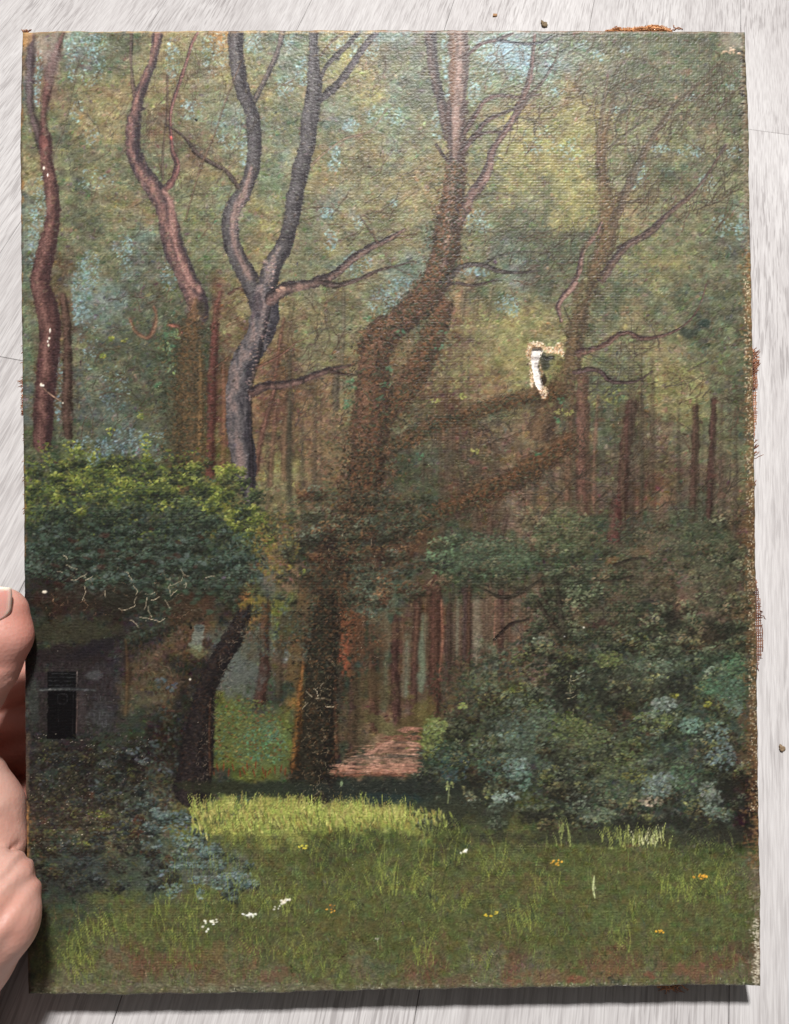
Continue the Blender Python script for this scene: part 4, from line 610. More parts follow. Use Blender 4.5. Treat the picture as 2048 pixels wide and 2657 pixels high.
blades(520, 2140, 1060, 2200, 160, [(116, 126, 58), (96, 110, 52), (84, 92, 48)], (16, 40), .3, 1.8, .65)
for _ in range(120): x = rng.uniform(560, 1060); dab(x, rng.uniform(2110, 2160), rng.uniform(7, 12), 1.6, 1.4+rng.normal()*.3, c01([(84, 84, 46), (110, 84, 46), (70, 76, 44)][rng.integers(3)]), .7, .5)
blades(1560, 2160, 1740, 2200, 60, [(140, 148, 76), (124, 134, 72)], (16, 34), .25, 1.8, .8); blades(1640, 2165, 1720, 2190, 24, [(168, 176, 116), (190, 190, 140)], (14, 34), .2, 1.6, .85); blades(1440, 2150, 1480, 2190, 14, [(124, 134, 76)], (20, 40), .2, 2, .7)
TUFT = [(126, 138, 62), (112, 126, 58), (140, 150, 66)]
for (x0, y0, x1, y1, n, L0, L1, ln) in [(980, 2270, 1015, 2310, 22, 60, 130, .12), (800, 2220, 830, 2240, 8, 40, 90, .1), (1055, 2290, 1085, 2310, 16, 40, 70, .45), (1125, 2330, 1200, 2350, 26, 20, 50, .15), (860, 2290, 880, 2310, 6, 20, 50, .2), (910, 2290, 960, 2350, 12, 30, 60, -.3), (400, 2350, 440, 2400, 16, 30, 60, .1), (490, 2350, 540, 2400, 22, 30, 70, .1),
        (170, 2480, 240, 2530, 40, 30, 80, -.35), (210, 2400, 330, 2440, 40, 30, 60, -.3), (460, 2420, 520, 2480, 20, 30, 70, -.2), (640, 2430, 700, 2470, 16, 30, 60, -.4), (750, 2440, 780, 2490, 14, 50, 90, .35), (790, 2480, 830, 2520, 10, 40, 60, .1), (1085, 2470, 1110, 2490, 14, 50, 90, .15), (850, 2510, 880, 2525, 10, 20, 40, -.4), (1330, 2400, 1390, 2410, 26, 40, 80, -.3),
        (1715, 2290, 1780, 2320, 40, 20, 60, .05), (1790, 2300, 1840, 2320, 14, 30, 60, .5), (1860, 2300, 1880, 2330, 10, 50, 90, .2), (1590, 2430, 1620, 2450, 12, 40, 70, .2), (1625, 2370, 1645, 2390, 8, 40, 80, .15), (1100, 2180, 1200, 2240, 16, 40, 80, .05), (1240, 2250, 1290, 2290, 16, 40, 90, .3), (1230, 2500, 1260, 2530, 8, 30, 60, .1), (1400, 2290, 1440, 2340, 16, 30, 60, -.2), (640, 2320, 760, 2360, 24, 40, 80, .1), (580, 2300, 680, 2350, 18, 30, 60, .1)]:
    for _ in range(n):
        x = rng.uniform(x0-14, x1+14); y = rng.uniform(y0-16, y1+16); Ln = rng.uniform(L0, L1)*rng.uniform(.5, 1); a_ = ln+rng.normal()*.2; cv = rng.normal()*.4; c = c01(TUFT[rng.integers(3)])*(1+rng.normal()*.08)
        n2 = int(Ln/6)+2
        for i in range(n2): t = i/(n2-1); dab(x+math.sin(a_+cv*t)*Ln*t, y-Ln*t, Ln/n2, 1.9-.9*t, math.pi/2-a_-cv*t, c, rng.uniform(.35, .6), .9)
for (x, y, rx, ry, c, al) in [(700, 2530, 50, 16, (112, 62, 56), .5), (560, 2540, 60, 20, (98, 74, 58), .5), (570, 2480, 34, 30, (112, 84, 54), .5), (310, 2480, 30, 26, (106, 66, 54), .45), (1400, 2530, 80, 22, (120, 80, 62), .55), (1500, 2540, 20, 12, (128, 62, 56), .6), (1680, 2525, 24, 12, (132, 64, 56), .6), (1820, 2510, 60, 18, (118, 80, 64), .55), (1740, 2510, 40, 16, (116, 76, 62), .5), (1580, 2510, 60, 12, (116, 84, 62), .5),
        (1180, 2540, 60, 16, (104, 72, 58), .5), (1320, 2540, 30, 14, (120, 74, 60), .5), (870, 2400, 40, 24, (104, 78, 50), .45), (1240, 2300, 50, 26, (100, 76, 52), .45), (1370, 2290, 40, 26, (100, 72, 52), .5), (1560, 2440, 60, 20, (98, 74, 56), .45), (1820, 2350, 40, 12, (98, 76, 56), .4), (780, 2440, 60, 30, (96, 74, 54), .4), (1270, 2430, 50, 26, (96, 74, 54), .4), (990, 2400, 60, 16, (92, 72, 52), .4),
        (1560, 2380, 60, 30, (80, 98, 66), .5), (1490, 2470, 60, 20, (78, 94, 60), .4), (1830, 2390, 60, 26, (84, 98, 70), .4), (960, 2500, 60, 16, (74, 88, 70), .45), (1930, 2450, 26, 40, (56, 62, 56), .5), (1590, 2545, 24, 12, (50, 62, 58), .7), (640, 2560, 30, 8, (56, 66, 60), .6), (150, 2440, 50, 60, (72, 84, 56), .4)]:
    blob(x, y, rx, ry, c, al*(.45 if y < 2480 else .75), .7)
blades(100, 2480, 1940, 2560, 500, [(100, 100, 68), (92, 86, 62), (108, 92, 70), (84, 92, 60)], (10, 26), .9, 1.6, .4)
for yq in range(2549, 2576, 4):
    for _ in range(170): dab(rng.uniform(90, 1960), yq+rng.normal()*2, rng.uniform(5, 12), rng.uniform(1.5, 3), rng.normal()*.2, c01([(112, 110, 88), (94, 92, 70), (128, 124, 100), (96, 84, 70)][rng.integers(4)]), .45, .8)
# flowers: small raised touches
for (x, y, n, c, s_) in [(1205, 2207, 7, (226, 222, 200), 4.5), (738, 2333, 12, (224, 214, 196), 5), (648, 2367, 12, (230, 230, 214), 4.5), (553, 2388, 9, (220, 220, 200), 4.5), (536, 2404, 5, (228, 226, 210), 4.5), (722, 2350, 4, (210, 206, 190), 3.5), (1444, 2235, 8, (226, 162, 52), 4.5), (1822, 2270, 9, (224, 158, 48), 4.5), (1714, 2412, 7, (212, 158, 46), 4), (1265, 2371, 5, (206, 176, 48), 4), (1284, 2364, 4, (186, 170, 60), 3.5), (857, 2360, 3, (216, 158, 60), 4), (866, 2350, 3, (206, 140, 50), 3.5), (790, 2195, 6, (206, 190, 60), 4), (970, 2430, 3, (160, 156, 140), 3.5), (1538, 2300, 6, (200, 204, 160), 3)]:
    for _ in range(n): dab(x+rng.normal()*s_*1.7, y+rng.normal()*s_*.8, s_*rng.uniform(.7, 1.2), s_*rng.uniform(.5, .9), rng.uniform(-.6, .6), c01(c)*(1+rng.normal()*.05), .95, 2.2)
limb([(1540, 2270, 4), (1538, 2300, 8), (1542, 2325, 4)], (150, 158, 112), h=1.5)
dab(887, 2030, 5, 9, .1, c01((130, 150, 110)), .9); scatter(1165, 2035, 12, 10, 8, [(150, 156, 96)], al=.8); limb([(1166, 2040, 5), (1162, 2080, 4)], (104, 112, 76))
# --- leaf accents on ivy trunks
for (x, y) in [(955, 830), (910, 990), (915, 1010), (900, 1055), (1010, 960), (1000, 1000), (990, 1035), (905, 1045), (1145, 865), (1140, 905), (1090, 1185), (450, 905), (440, 870), (1452, 1040), (1442, 1090), (1395, 1175), (415, 1000), (1040, 865)]:
    scatter(x, y, 12, 9, 4, [(72, 112, 80), (60, 92, 70), (84, 120, 92)], (6, 10), (4, 6), (-.5, .5), .6, 1)
for (x, y) in [(460, 870), (440, 905), (445, 960)]: scatter(x, y, 14, 14, 6, [(110, 134, 100), (120, 140, 88)], al=.6)
for (x, y) in [(1450, 1070), (1475, 1070), (1235, 1170), (1200, 1030), (1130, 1040)]: scatter(x, y, 14, 8, 6, [(140, 140, 78)], al=.7)
for (x, y, r) in [(1930, 1140, 1), (1830, 345, 24), (1845, 330, 16), (1780, 190, 14), (1850, 1235, 10), (1855, 1045, 12), (1870, 1285, 12), (1235, 195, 8), (1230, 855, 10), (1140, 870, 14), (1230, 1200, 16), (1560, 1090, 12)]: blob(x, y, r, r*.6, (130, 78, 68), .3)
for _ in range(3200):
    x, y = rng.uniform(60, 1950), rng.uniform(85, 760); dab(x, y, rng.uniform(4, 9), rng.uniform(1.8, 3.6), -.4+rng.normal()*.7, MIX[rng.integers(8)]*.93, .26, .6)
def scumble(n, y0, y1, ang):
    for x, y in zip(rng.uniform(50, 1970, n), rng.uniform(y0, y1, n)):
        i, j = min(BH-1, int(y*S)), min(BW-1, int(x*S)); c = img[i, j]*(1+rng.normal()*.17)+rng.normal(size=3).astype(np.float32)*.014
        dab(x, y, rng.uniform(3, 8), rng.uniform(1.4, 2.6), ang+rng.normal()*.6, np.clip(c, 0, 1), .6, rng.uniform(.2, .9))
scumble(9000, 80, 1100, -.5); scumble(8000, 1100, 2050, -.1); scumble(4000, 2050, 2580, 1.2)
twigs(40, 1560, 250, 1880, 620, .95, .35, 90, 220, 1.9, .42); twigs(20, 1240, 140, 1480, 420, .7, .4, 70, 170, 1.7, .4); twigs(24, 1100, 1080, 1900, 1400, 1.1, .7, 50, 140, 1.6, .38); twigs(14, 680, 780, 900, 1200, 1.1, .5, 60, 140, 1.6, .4); twigs(16, 180, 160, 620, 560, 1.1, .4, 70, 160, 1.5, .35)
# --- edges of the picture: worn ground colour and bare weave
for _ in range(700):
    y = rng.uniform(80, 2570); dab(56+rng.normal()*4+(y > 1900)*12+(y > 1200)*6, y, rng.uniform(6, 16), rng.uniform(3, 6), 1.57, c01([(150, 108, 62), (120, 88, 60), (96, 84, 66)][rng.integers(3)] if (y < 1050 and math.sin(y/37.) > -.2) or 1200 < y < 1500 or 2080 < y < 2240 else (84, 72, 60)), .5)
for _ in range(500): x = rng.uniform(60, 1930); dab(x, 86+rng.normal()*3, rng.uniform(6, 16), rng.uniform(2, 4), 0, c01([(150, 122, 84), (168, 148, 112), (120, 92, 66)][rng.integers(3)] if x < 1000 else [(128, 116, 104), (104, 92, 84), (120, 88, 76)][rng.integers(3)]), .5, .8)
for _ in range(2600):
    y = rng.uniform(90, 2550); xr = np.interp(y, [84, 800, 1350, 2100, 2556], [1929, 1948, 1956, 1966, 1972]); wdt = np.interp(y, [90, 500, 700, 1500, 2100, 2500], [14, 18, 30, 40, 44, 36])
    x = xr-abs(rng.normal())*wdt*.36
    cs = [(140, 104, 66), (160, 128, 90), (104, 70, 50), (120, 84, 52)] if 650 < y < 2250 else [(120, 108, 88), (150, 142, 122), (86, 78, 64), (104, 80, 62)]
    dab(x, y, rng.uniform(4, 10), rng.uniform(2, 4), .0 if rng.uniform() < .7 else 1.57, c01(cs[rng.integers(4)])*rng.uniform(.8, 1.05), .4, .8)
for _ in range(500):
    y = rng.uniform(700, 2100); xr = np.interp(y, [84, 800, 1350, 2100, 2556], [1929, 1948, 1956, 1966, 1972]); dab(xr-rng.uniform(3, 22), y, 2.2, 1.8, 0, c01((206, 190, 160)), .75, 1.6)
for _ in range(300):
    x = rng.uniform(100, 1960)
    if math.sin(x*.013)+.5*math.sin(x*.041) > -.4: dab(x, np.interp(x, [75, 560, 1000, 1972], [2574, 2571, 2562, 2551])-abs(rng.normal())*6, rng.uniform(2, 5), rng.uniform(1, 2), rng.choice([0, 1.5]), c01((190, 188, 170))*rng.uniform(.7, 1.1), .5, 1.2)
for _ in range(160): y = rng.uniform(2380, 2560); dab(1966-abs(rng.normal())*9, y, 4, 2, .3, c01((196, 188, 170)), .6, 1.6)
for _ in range(26): y = rng.uniform(110, 330); dab(1930-rng.uniform(0, 12), y, 9, 1.8, .1, c01((40, 34, 34)), .8, .1)
for _ in range(26): x = 1895+rng.normal()*12; dab(x, 136+rng.normal()*5, 4, 3, 0, c01((190, 156, 130)), .6, 1.2)
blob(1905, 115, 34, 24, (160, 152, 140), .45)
# corner creases, top left: light and shade of the folds put into the colour
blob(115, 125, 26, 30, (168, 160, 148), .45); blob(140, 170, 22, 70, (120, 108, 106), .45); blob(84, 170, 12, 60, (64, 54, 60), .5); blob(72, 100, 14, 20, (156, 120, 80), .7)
# --- cracks that show the pale ground
def crack(x, y, ang, L_, col, wd=1.3, al=.85, wig=.5, br=.25, vert=False):
    wd = wd*.8; al = al*.85
    while L_ > 0:
        s_ = 4; nx, ny = x+s_*math.cos(ang), y+s_*math.sin(ang)
        dab((x+nx)/2, (y+ny)/2, 3.2, wd, ang, c01(col), al, -.6); x, y = nx, ny; ang += rng.normal()*wig; L_ -= s_
        if rng.uniform() < br*.14: crack(x, y, ang+rng.choice([-1.2, 1.2]), L_*.6, col, wd*.8, al, wig, br)
PC = (196, 180, 152)
for q in [(188, 1504, .1, 45), (225, 1505, -.6, 24), (152, 1482, .1, 16), (168, 1440, .6, 16), (175, 1466, .1, 30), (222, 1520, 1, 40), (310, 1577, .4, 70), (378, 1580, -1.2, 30), (388, 1572, 1.5, 30), (365, 1600, .05, 30), (395, 1606, .1, 40), (472, 1475, 1.2, 30), (484, 1510, 1, 16), (440, 1520, -.3, 40), (440, 1522, 1.4, 26), (350, 1520, 1, 26), (430, 1555, .9, 26), (445, 1545, -.5, 24), (535, 1498, -.1, 22), (325, 1483, 0, 30), (380, 1540, .3, 26), (275, 1530, 1.4, 20), (340, 1608, .05, 30), (395, 1555, .4, 24)]:
    crack(*q[:3], q[3], PC, 1.5, .9, .3, .5)
for _ in range(60): crack(rng.uniform(120, 500), rng.uniform(1470, 1600), rng.uniform(-1, 2.5), rng.uniform(8, 24), (150, 116, 90), 1.0, .55, .5, .2)
for _ in range(80):
    t = rng.uniform(); crack(np.interp(t, [0, .5, 1], [630, 560, 520])+rng.normal()*12, 1610+t*420, rng.uniform(0, 3.1), rng.uniform(8, 18), (150, 132, 112), 1.0, .55, .6, .2)
for _ in range(120): crack(rng.uniform(785, 872), rng.uniform(1700, 2050), rng.uniform(0, 3.1), rng.uniform(8, 20), [(164, 144, 112), (130, 110, 84)][rng.integers(2)], 1.0, .65, .5, .4)
for q in [(815, 1785, .6), (840, 1770, 2.2), (820, 1810, 0), (785, 1838, -.9), (795, 1790, .9), (845, 1830, .4)]: crack(q[0], q[1], q[2], 24, PC, 1.4, .9, .3, .6)
for _ in range(170): crack(960+rng.normal()*50, rng.uniform(800, 1330), rng.uniform(0, 3.1), rng.uniform(6, 15), (160, 126, 100), 1.0, .45, .5, .1)
for _ in range(60): crack(rng.uniform(1050, 1330), rng.uniform(1060, 1160), rng.uniform(-.6, .6), rng.uniform(6, 14), (160, 128, 100), .9, .4, .4, .1)
for _ in range(70): crack(rng.uniform(1180, 1420), rng.uniform(1240, 1330), rng.uniform(-.6, .8), rng.uniform(6, 14), (170, 132, 100), .9, .4, .4, .1)
for _ in range(60): crack(rng.uniform(840, 1040), rng.uniform(1380, 1720), rng.uniform(.8, 2.2), rng.uniform(8, 18), (160, 136, 112), 1.0, .5, .4, .1)
for q in [(1480, 1750, 1.6), (1475, 1765, 0), (1480, 1780, 1.9), (1465, 1795, .3), (1470, 1810, 0), (1485, 1830, 1.6)]: crack(q[0], q[1], q[2], 22, (190, 176, 140), 1.2, .8, .3, .3)
for _ in range(40): crack(rng.uniform(780, 1060), rng.uniform(2020, 2080), rng.uniform(0, 3), rng.uniform(6, 14), (124, 118, 100), .9, .5, .5, .1)
# --- paint losses and specks
for (x, y, l_, w_) in [(134, 860, 2.5, 8), (132, 880, 3, 4), (128, 888, 2.5, 4), (130, 898, 3, 5), (118, 440, 3, 6), (128, 458, 2.5, 5), (111, 1000, 4, 6), (120, 1535, 8, 5), (496, 1761, 3, 4), (1513, 1627, 4, 3), (1463, 1650, 3, 2), (116, 1002, 4, 4), (167, 1047, 3, 2), (1620, 2553, 6, 3), (1608, 2556, 5, 3)]: dab(x, y, l_, w_, 0, c01((236, 226, 206)), 1, 1.5)
limb([(118, 1010, 3), (140, 1028, 4), (162, 1042, 3)], (176, 140, 116), al=.8)
dab(511, 316, 5, 4, .3, c01((10, 9, 9)), 1, -2, .3); dab(498, 1628, 4, 5, 0, c01((16, 16, 16)), 1, -1)
for _ in range(260): dab(rng.uniform(80, 400), rng.uniform(1900, 2200), rng.uniform(1.2, 2.4), 1.3, 0, c01((196, 184, 166)), .55, 1.2)
for _ in range(200): dab(rng.uniform(80, 1900), rng.uniform(100, 2560), rng.uniform(1.0, 1.8), 1.1, 0, c01((204, 196, 176)), .5, 1.2)

bl = img.copy()
for sh_ in ((0, 1), (0, -1), (1, 0), (-1, 0)): bl += np.roll(img, sh_, (0, 1))
img = np.clip(img+.55*(img-bl/5), 0, 1)
# --- the tear: bare linen around a slit that shows the white backing
TEAR = [(1381, 905), (1398, 904), (1408, 912), (1402, 926), (1400, 930), (1396, 950), (1400, 975), (1404, 996), (1406, 1015), (1396, 1012), (1388, 1000), (1383, 980), (1379, 955), (1377, 925)]
def inside(poly, X, Y):
    r = np.zeros(X.shape, bool); n = len(poly)
    for i in range(n):
        x0, y0 = poly[i]; x1, y1 = poly[(i+1) % n]
        cnd = ((y0 > Y) != (y1 > Y)); r ^= cnd & (X < (x1-x0)*(Y-y0)/((y1-y0) if y1 != y0 else 1e-9)+x0)
    return r
for (x, y, rx, ry, n) in [(1390, 897, 22, 9, 110), (1372, 916, 9, 16, 70), (1422, 910, 20, 8, 80), (1450, 904, 11, 14, 60), (1440, 915, 16, 6, 34), (1402, 985, 6, 22, 40), (1379, 985, 5, 22, 40), (1376, 945, 4, 24, 30), (1403, 950, 4, 20, 24), (1410, 1018, 12, 13, 80), (1410, 1032, 6, 5, 16), (1400, 1000, 10, 14, 30), (1458, 920, 4, 8, 12)]:
    scatter(x, y, rx, ry, n, [(226, 196, 164), (196, 150, 108), (238, 222, 200), (150, 104, 72)], (2, 4), (1.5, 2.5), (-.4, .8), .9, 1.4)
blob(1412, 940, 12, 22, (44, 46, 38), .8); blob(1425, 930, 14, 8, (30, 26, 22), .8); blob(1410, 985, 6, 14, (40, 30, 24), .8)
a, b, c, d = win(1360, 890, 1480, 1050)
TM = inside(TEAR, XX[a:b, c:d]+EDGE[a:b, c:d]*.8, YY[a:b, c:d])
img[a:b, c:d][TM] = c01((216, 211, 210)); hgt[a:b, c:d][TM] = 0
for (y, x0, x1) in [(928, 1379, 1398), (932, 1379, 1397), (944, 1388, 1396), (951, 1388, 1396)]: limb([(x0, y, 2), (x1, y, 2)], (110, 100, 100), al=.8, h=0)
dep = np.zeros((BH, BW), np.float32); dep[a:b, c:d][TM] = 1

# --- linen weave printed through the paint: threads in low relief
per = 7.0
weave = (.5*np.sin(2*np.pi*YY/per+.4*noise(160, 160)*2)+.35*np.sin(2*np.pi*XX/6.6+noise(200, 200)))
wgt = np.clip(.45+.35*noise(240, 240), .15, 1)
def streaks(dx, dy, n):
    q = rng.standard_normal((BH, BW)).astype(np.float32); o_ = np.zeros_like(q)
    for k in range(n): o_ += np.roll(q, (int(round(dy*k)), int(round(dx*k))), (0, 1))
    return o_/math.sqrt(n)
mk = np.clip(.5+.8*noise(170, 170), 0, 1); TOOTH = streaks(1, -.6, 3)*mk+streaks(1, .25, 3)*(1-mk)
fleck = 1+.085*TOOTH+.065*weave*wgt+.045*FINE
img = img.mean(2, keepdims=True)*.17+img*.83
tone = np.interp(YY[:, 0], [80, 500, 900, 1250, 1500, 2000, 2150, 2600], [1.17, 1.13, 1.05, .99, .96, .96, 1.12, 1.10]).astype(np.float32)[:, None, None]  # lighter towards the top: sheen put into the colour, besides the darker lower paint
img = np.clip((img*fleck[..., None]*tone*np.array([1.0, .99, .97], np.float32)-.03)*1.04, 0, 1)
hgt = hgt*.5+.34*TOOTH+.7*weave*wgt+.08*FINE

# ------------------------------------------------------------------ canvas mesh carrying the paint
CW, CH = 980, 1290
Yk = [70, 200, 360, 560, 760, 1000, 1250, 1530, 1900, 2300, 2480, 2576]
XL = [60, 57, 54, 56, 57, 60, 63, 65, 67, 72, 73, 75]
YkR = [84, 250, 400, 450, 700, 900, 1200, 1500, 1800, 2150, 2300, 2556]
XRv = [1932, 1939, 1944, 1942, 1948, 1952, 1957, 1960, 1964, 1968, 1972, 1972]
Xk = [60, 200, 400, 700, 1000, 1400, 1700, 1932]; YTv = [85, 84, 83, 81, 80, 82, 83, 84]
XkB = [75, 300, 560, 700, 1000, 1400, 1700, 1900, 1972]; YBv = [2576, 2579, 2576, 2574, 2566, 2561, 2556, 2553, 2558]
u = np.linspace(0, 1, CW)[None, :]; v = np.linspace(0, 1, CH)[:, None]
xt = 60+u*(1932-60); yt = np.interp(xt, Xk, YTv); yb_ = np.interp(75+u*(1972-75), XkB, YBv)
PY = yt*(1-v)+yb_*v
rr = .6*np.sin(v*190)+.5*np.sin(v*77+1)+.5*np.sin(v*413); PY = PY+(v > .5)*(1.1*np.sin(u*61)+.9*np.sin(u*143+2)+.5*np.sin(u*390))*np.clip((v-.97)/.03, 0, 1)+(v < .5)*(.7*np.sin(u*71)+.5*np.sin(u*211))*np.clip((.03-v)/.03, 0, 1); XLv = np.interp(PY, Yk, XL)+rr*.5; XRr = np.interp(PY, YkR, XRv)+rr*.8
PX = XLv*(1-u)+XRr*u
cr = 9.0                                                    # slightly rounded corners
def samp(A, x, y):
    x = np.clip(x*S, 0, BW-1.01); y = np.clip(y*S, 0, BH-1.01); i = y.astype(int); j = x.astype(int); fx = x-j; fy = y-i
    if A.ndim == 3: fx = fx[..., None]; fy = fy[..., None]
    return (A[i, j]*(1-fx)+A[i, j+1]*fx)*(1-fy)+(A[i+1, j]*(1-fx)+A[i+1, j+1]*fx)*fy
colr = samp(img, PX, PY); hh = samp(hgt, PX, PY); dd = samp(dep, PX, PY)
P = on_canvas(PX, PY)
# distance to the edge in metres, for the turned-over rim
mm = .000143
ed = np.minimum(np.minimum(u*1880, (1-u)*1880), np.minimum(v*2480, (1-v)*2480))*mm
rim = np.clip(1-ed/.0016, 0, 1); z = -.0011*(1-np.sqrt(np.clip(1-rim**2, 0, 1)))
def bump(x, y, rx, ry, a, an=0):
    ca, sa = math.cos(an), math.sin(an); dx = PX-x; dy = PY-y
    return a*np.exp(-(((dx*ca+dy*sa)/rx)**2+((dy*ca-dx*sa)/ry)**2))
z = z+hh*.00011+bump(125, 150, 26, 60, .0009, .2)-bump(90, 190, 16, 90, .0006)+bump(190, 130, 30, 70, .0004)+.0012-bump(1900, 150, 40, 60, .0005)
z += .00012*samp(EDGE2, PX, PY)*0
z += bump(1425, 965, 24, 60, .0012, .1)                      # the loose flap beside the tear lifts
z -= bump(1372, 950, 14, 60, .0003)
P[..., 2] = z-dd*.0009
ID = np.arange(CW*CH).reshape(CH, CW)
quads = np.stack([ID[1:, :-1], ID[1:, 1:], ID[:-1, 1:], ID[:-1, :-1]], -1).reshape(-1, 4)
V = P.reshape(-1, 3); Cc = lin(np.clip(colr, 0, 1)*255).reshape(-1, 3)
# sides wrap back over the stretcher
loop = np.concatenate([ID[0, :], ID[1:, -1], ID[-1, ::-1][1:], ID[::-1, 0][1:-1]])
base = V[loop]; bc = Cc[loop]; nl = len(loop); extra = []; ecol = []
for k, (dz, sc_) in enumerate([(-.0012, 1.0), (-.007, .999), (-.0118, .998)]):
    e = base.copy(); e[:, 0] *= sc_; e[:, 1] *= sc_; e[:, 2] = dz-.0004; extra.append(e); ecol.append(bc*.5+lin((120, 84, 58))*.4)
V = np.concatenate([V]+extra); Cc = np.concatenate([Cc]+ecol); n0 = CW*CH
side = []; prev = loop
for k in range(3):
    cur = n0+k*nl+np.arange(nl); side.append(np.stack([prev, np.roll(prev, -1), np.roll(cur, -1), cur], -1)); prev = cur
quads = np.concatenate([quads]+side)
painting = bpy.data.objects.new('painting', None); COL.objects.link(painting); painting.matrix_world = PMAT
tag(painting, 'worn unframed oil painting of a woodland glade on torn canvas', 'painting')
me = bpy.data.meshes.new('canvas'); me.vertices.add(len(V)); me.vertices.foreach_set('co', V.astype(np.float32).ravel())
me.loops.add(quads.size); me.polygons.add(len(quads)); me.loops.foreach_set('vertex_index', quads.astype(np.int32).ravel())
me.polygons.foreach_set('loop_start', np.arange(0, quads.size, 4, dtype=np.int32)); me.polygons.foreach_set('use_smooth', np.ones(len(quads), bool))
me.update(calc_edges=True)
at = me.attributes.new('paint', 'FLOAT_COLOR', 'POINT'); at.data.foreach_set('color', np.concatenate([Cc, np.ones((len(Cc), 1))], 1).astype(np.float32).ravel())
canvas = bpy.data.objects.new('canvas', me); COL.objects.link(canvas); canvas.parent = painting
mt, N, L, B = new_mat('oil_paint'); me.materials.append(mt)
A_ = N.new('ShaderNodeAttribute'); A_.attribute_name = 'paint'
ALB = 1.15
g = N.new('ShaderNodeVectorMath'); g.operation = 'SCALE'; g.inputs['Scale'].default_value = ALB
L.new(A_.outputs['Color'], g.inputs[0]); L.new(g.outputs[0], B.inputs['Base Color'])
B.inputs['Roughness'].default_value = .42; B.inputs['Specular IOR Level'].default_value = .28
tc = N.new('ShaderNodeTexCoord'); nz = N.new('ShaderNodeTexNoise'); nz.inputs['Scale'].default_value = 1900; nz.inputs['Detail'].default_value = 2
L.new(tc.outputs['Object'], nz.inputs[0]); bp = N.new('ShaderNodeBump'); bp.inputs['Strength'].default_value = .35; bp.inputs['Distance'].default_value = .0002
L.new(nz.outputs['Fac'], bp.inputs['Height']); L.new(bp.outputs[0], B.inputs['Normal'])

# stretcher bars under the linen
mt, N, L, B = new_mat('stretcher_pine'); B.inputs['Base Color'].default_value = rgba((150, 118, 84)); B.inputs['Roughness'].default_value = .7
nz = N.new('ShaderNodeTexNoise'); nz.inputs['Scale'].default_value = 60; cr_ = N.new('ShaderNodeValToRGB'); cr_.color_ramp.elements[0].color = rgba((120, 88, 60)); cr_.color_ramp.elements[1].color = rgba((176, 142, 104))
L.new(nz.outputs['Fac'], cr_.inputs[0]); L.new(cr_.outputs[0], B.inputs['Base Color'])
def bar(x0, x1, y0, y1):
    Vb = [(x, y, zq) for zq in (-.0120, -.0040) for (x, y) in ((x0, y0), (x1, y0), (x1, y1), (x0, y1))]
    mesh_obj('stretcher_bar', Vb, [(0, 3, 2, 1), (4, 5, 6, 7), (0, 1, 5, 4), (1, 2, 6, 5), (2, 3, 7, 6), (3, 0, 4, 7)], mt, painting, False)
bar(-.132, -.097, -.174, .174); bar(.097, .132, -.174, .174); bar(-.0965, .0965, .139, .174); bar(-.0965, .0965, -.174, -.139)

# ------------------------------------------------------------------ frayed linen
def thread_mat(name, c1, c2):
    mt, N, L, B = new_mat(name); nz = N.new('ShaderNodeTexNoise'); nz.inputs['Scale'].default_value = 350
    tc = N.new('ShaderNodeTexCoord'); L.new(tc.outputs['Object'], nz.inputs[0]); r = N.new('ShaderNodeValToRGB')
    r.color_ramp.elements[0].position = .35; r.color_ramp.elements[1].position = .65
    r.color_ramp.elements[0].color = rgba(c1); r.color_ramp.elements[1].color = rgba(c2); L.new(nz.outputs['Fac'], r.inputs[0]); L.new(r.outputs[0], B.inputs['Base Color']); B.inputs['Roughness'].default_value = .85; return mt
RUST = thread_mat('rust_linen', (136, 76, 50), (200, 144, 104)); DARKR = thread_mat('dark_linen', (96, 56, 44), (160, 112, 84)); PALE = thread_mat('pale_linen', (190, 150, 116), (236, 218, 196)); ORNG = thread_mat('orange_linen', (166, 108, 66), (204, 150, 102))
def wig(p, q, n=5, a=.0002):
    p, q = np.array(p), np.array(q); return np.array([p+(q-p)*t+rng.normal(size=3)*a*(0 if t in (0., 1.) else 1) for t in np.linspace(0, 1, n)])
def pt(x, y, z=0.): return on_canvas(x, y, z)
def net(name, ys, outer, z, mt, step=6.0, rad=.00022):
    """woven strip that sticks out past the right edge"""
    paths = []; ya, yb = ys
    for y in np.arange(ya, yb, step*.95):
        xe = np.interp(y, YkR, XRv); xo = np.interp(y, [p[1] for p in outer], [p[0] for p in outer])
        if xo-xe > 2: paths.append(wig(pt(xe-12, y, z), pt(xo+rng.normal()*1.5, y+rng.normal()*1.5, z), 5, .00008))
    for k in range(6):
        P_ = []
        for y in np.arange(ya, yb, 6):
            xe = np.interp(y, YkR, XRv); xo = np.interp(y, [p[1] for p in outer], [p[0] for p in outer])
            x = xe+2+k*step*.85
            if x < xo: P_.append(pt(x+rng.normal()*.5, y, z))
            elif len(P_) > 2: paths.append(np.array(P_)); P_ = []
            else: P_ = []
        if len(P_) > 2: paths.append(np.array(P_))
    Vn, Fn = tubes(paths, rad, 5); return tag(mesh_obj(name, Vn, Fn, mt, painting), kind='stuff')
net('frayed_linen', (1500, 1725), [(1962, 1500), (1968, 1530), (1974, 1560), (1977, 1600), (1979, 1640), (1980, 1690), (1977, 1710), (1966, 1725)], -.006, DARKR, 5.6, .0002)
net('frayed_linen', (905, 1150), [(1955, 905), (1966, 925), (1972, 940), (1964, 965), (1966, 1000), (1964, 1030), (1965, 1060), (1964, 1090), (1960, 1120), (1957, 1150)], -.006, RUST, 5.2, .00019)
paths = []
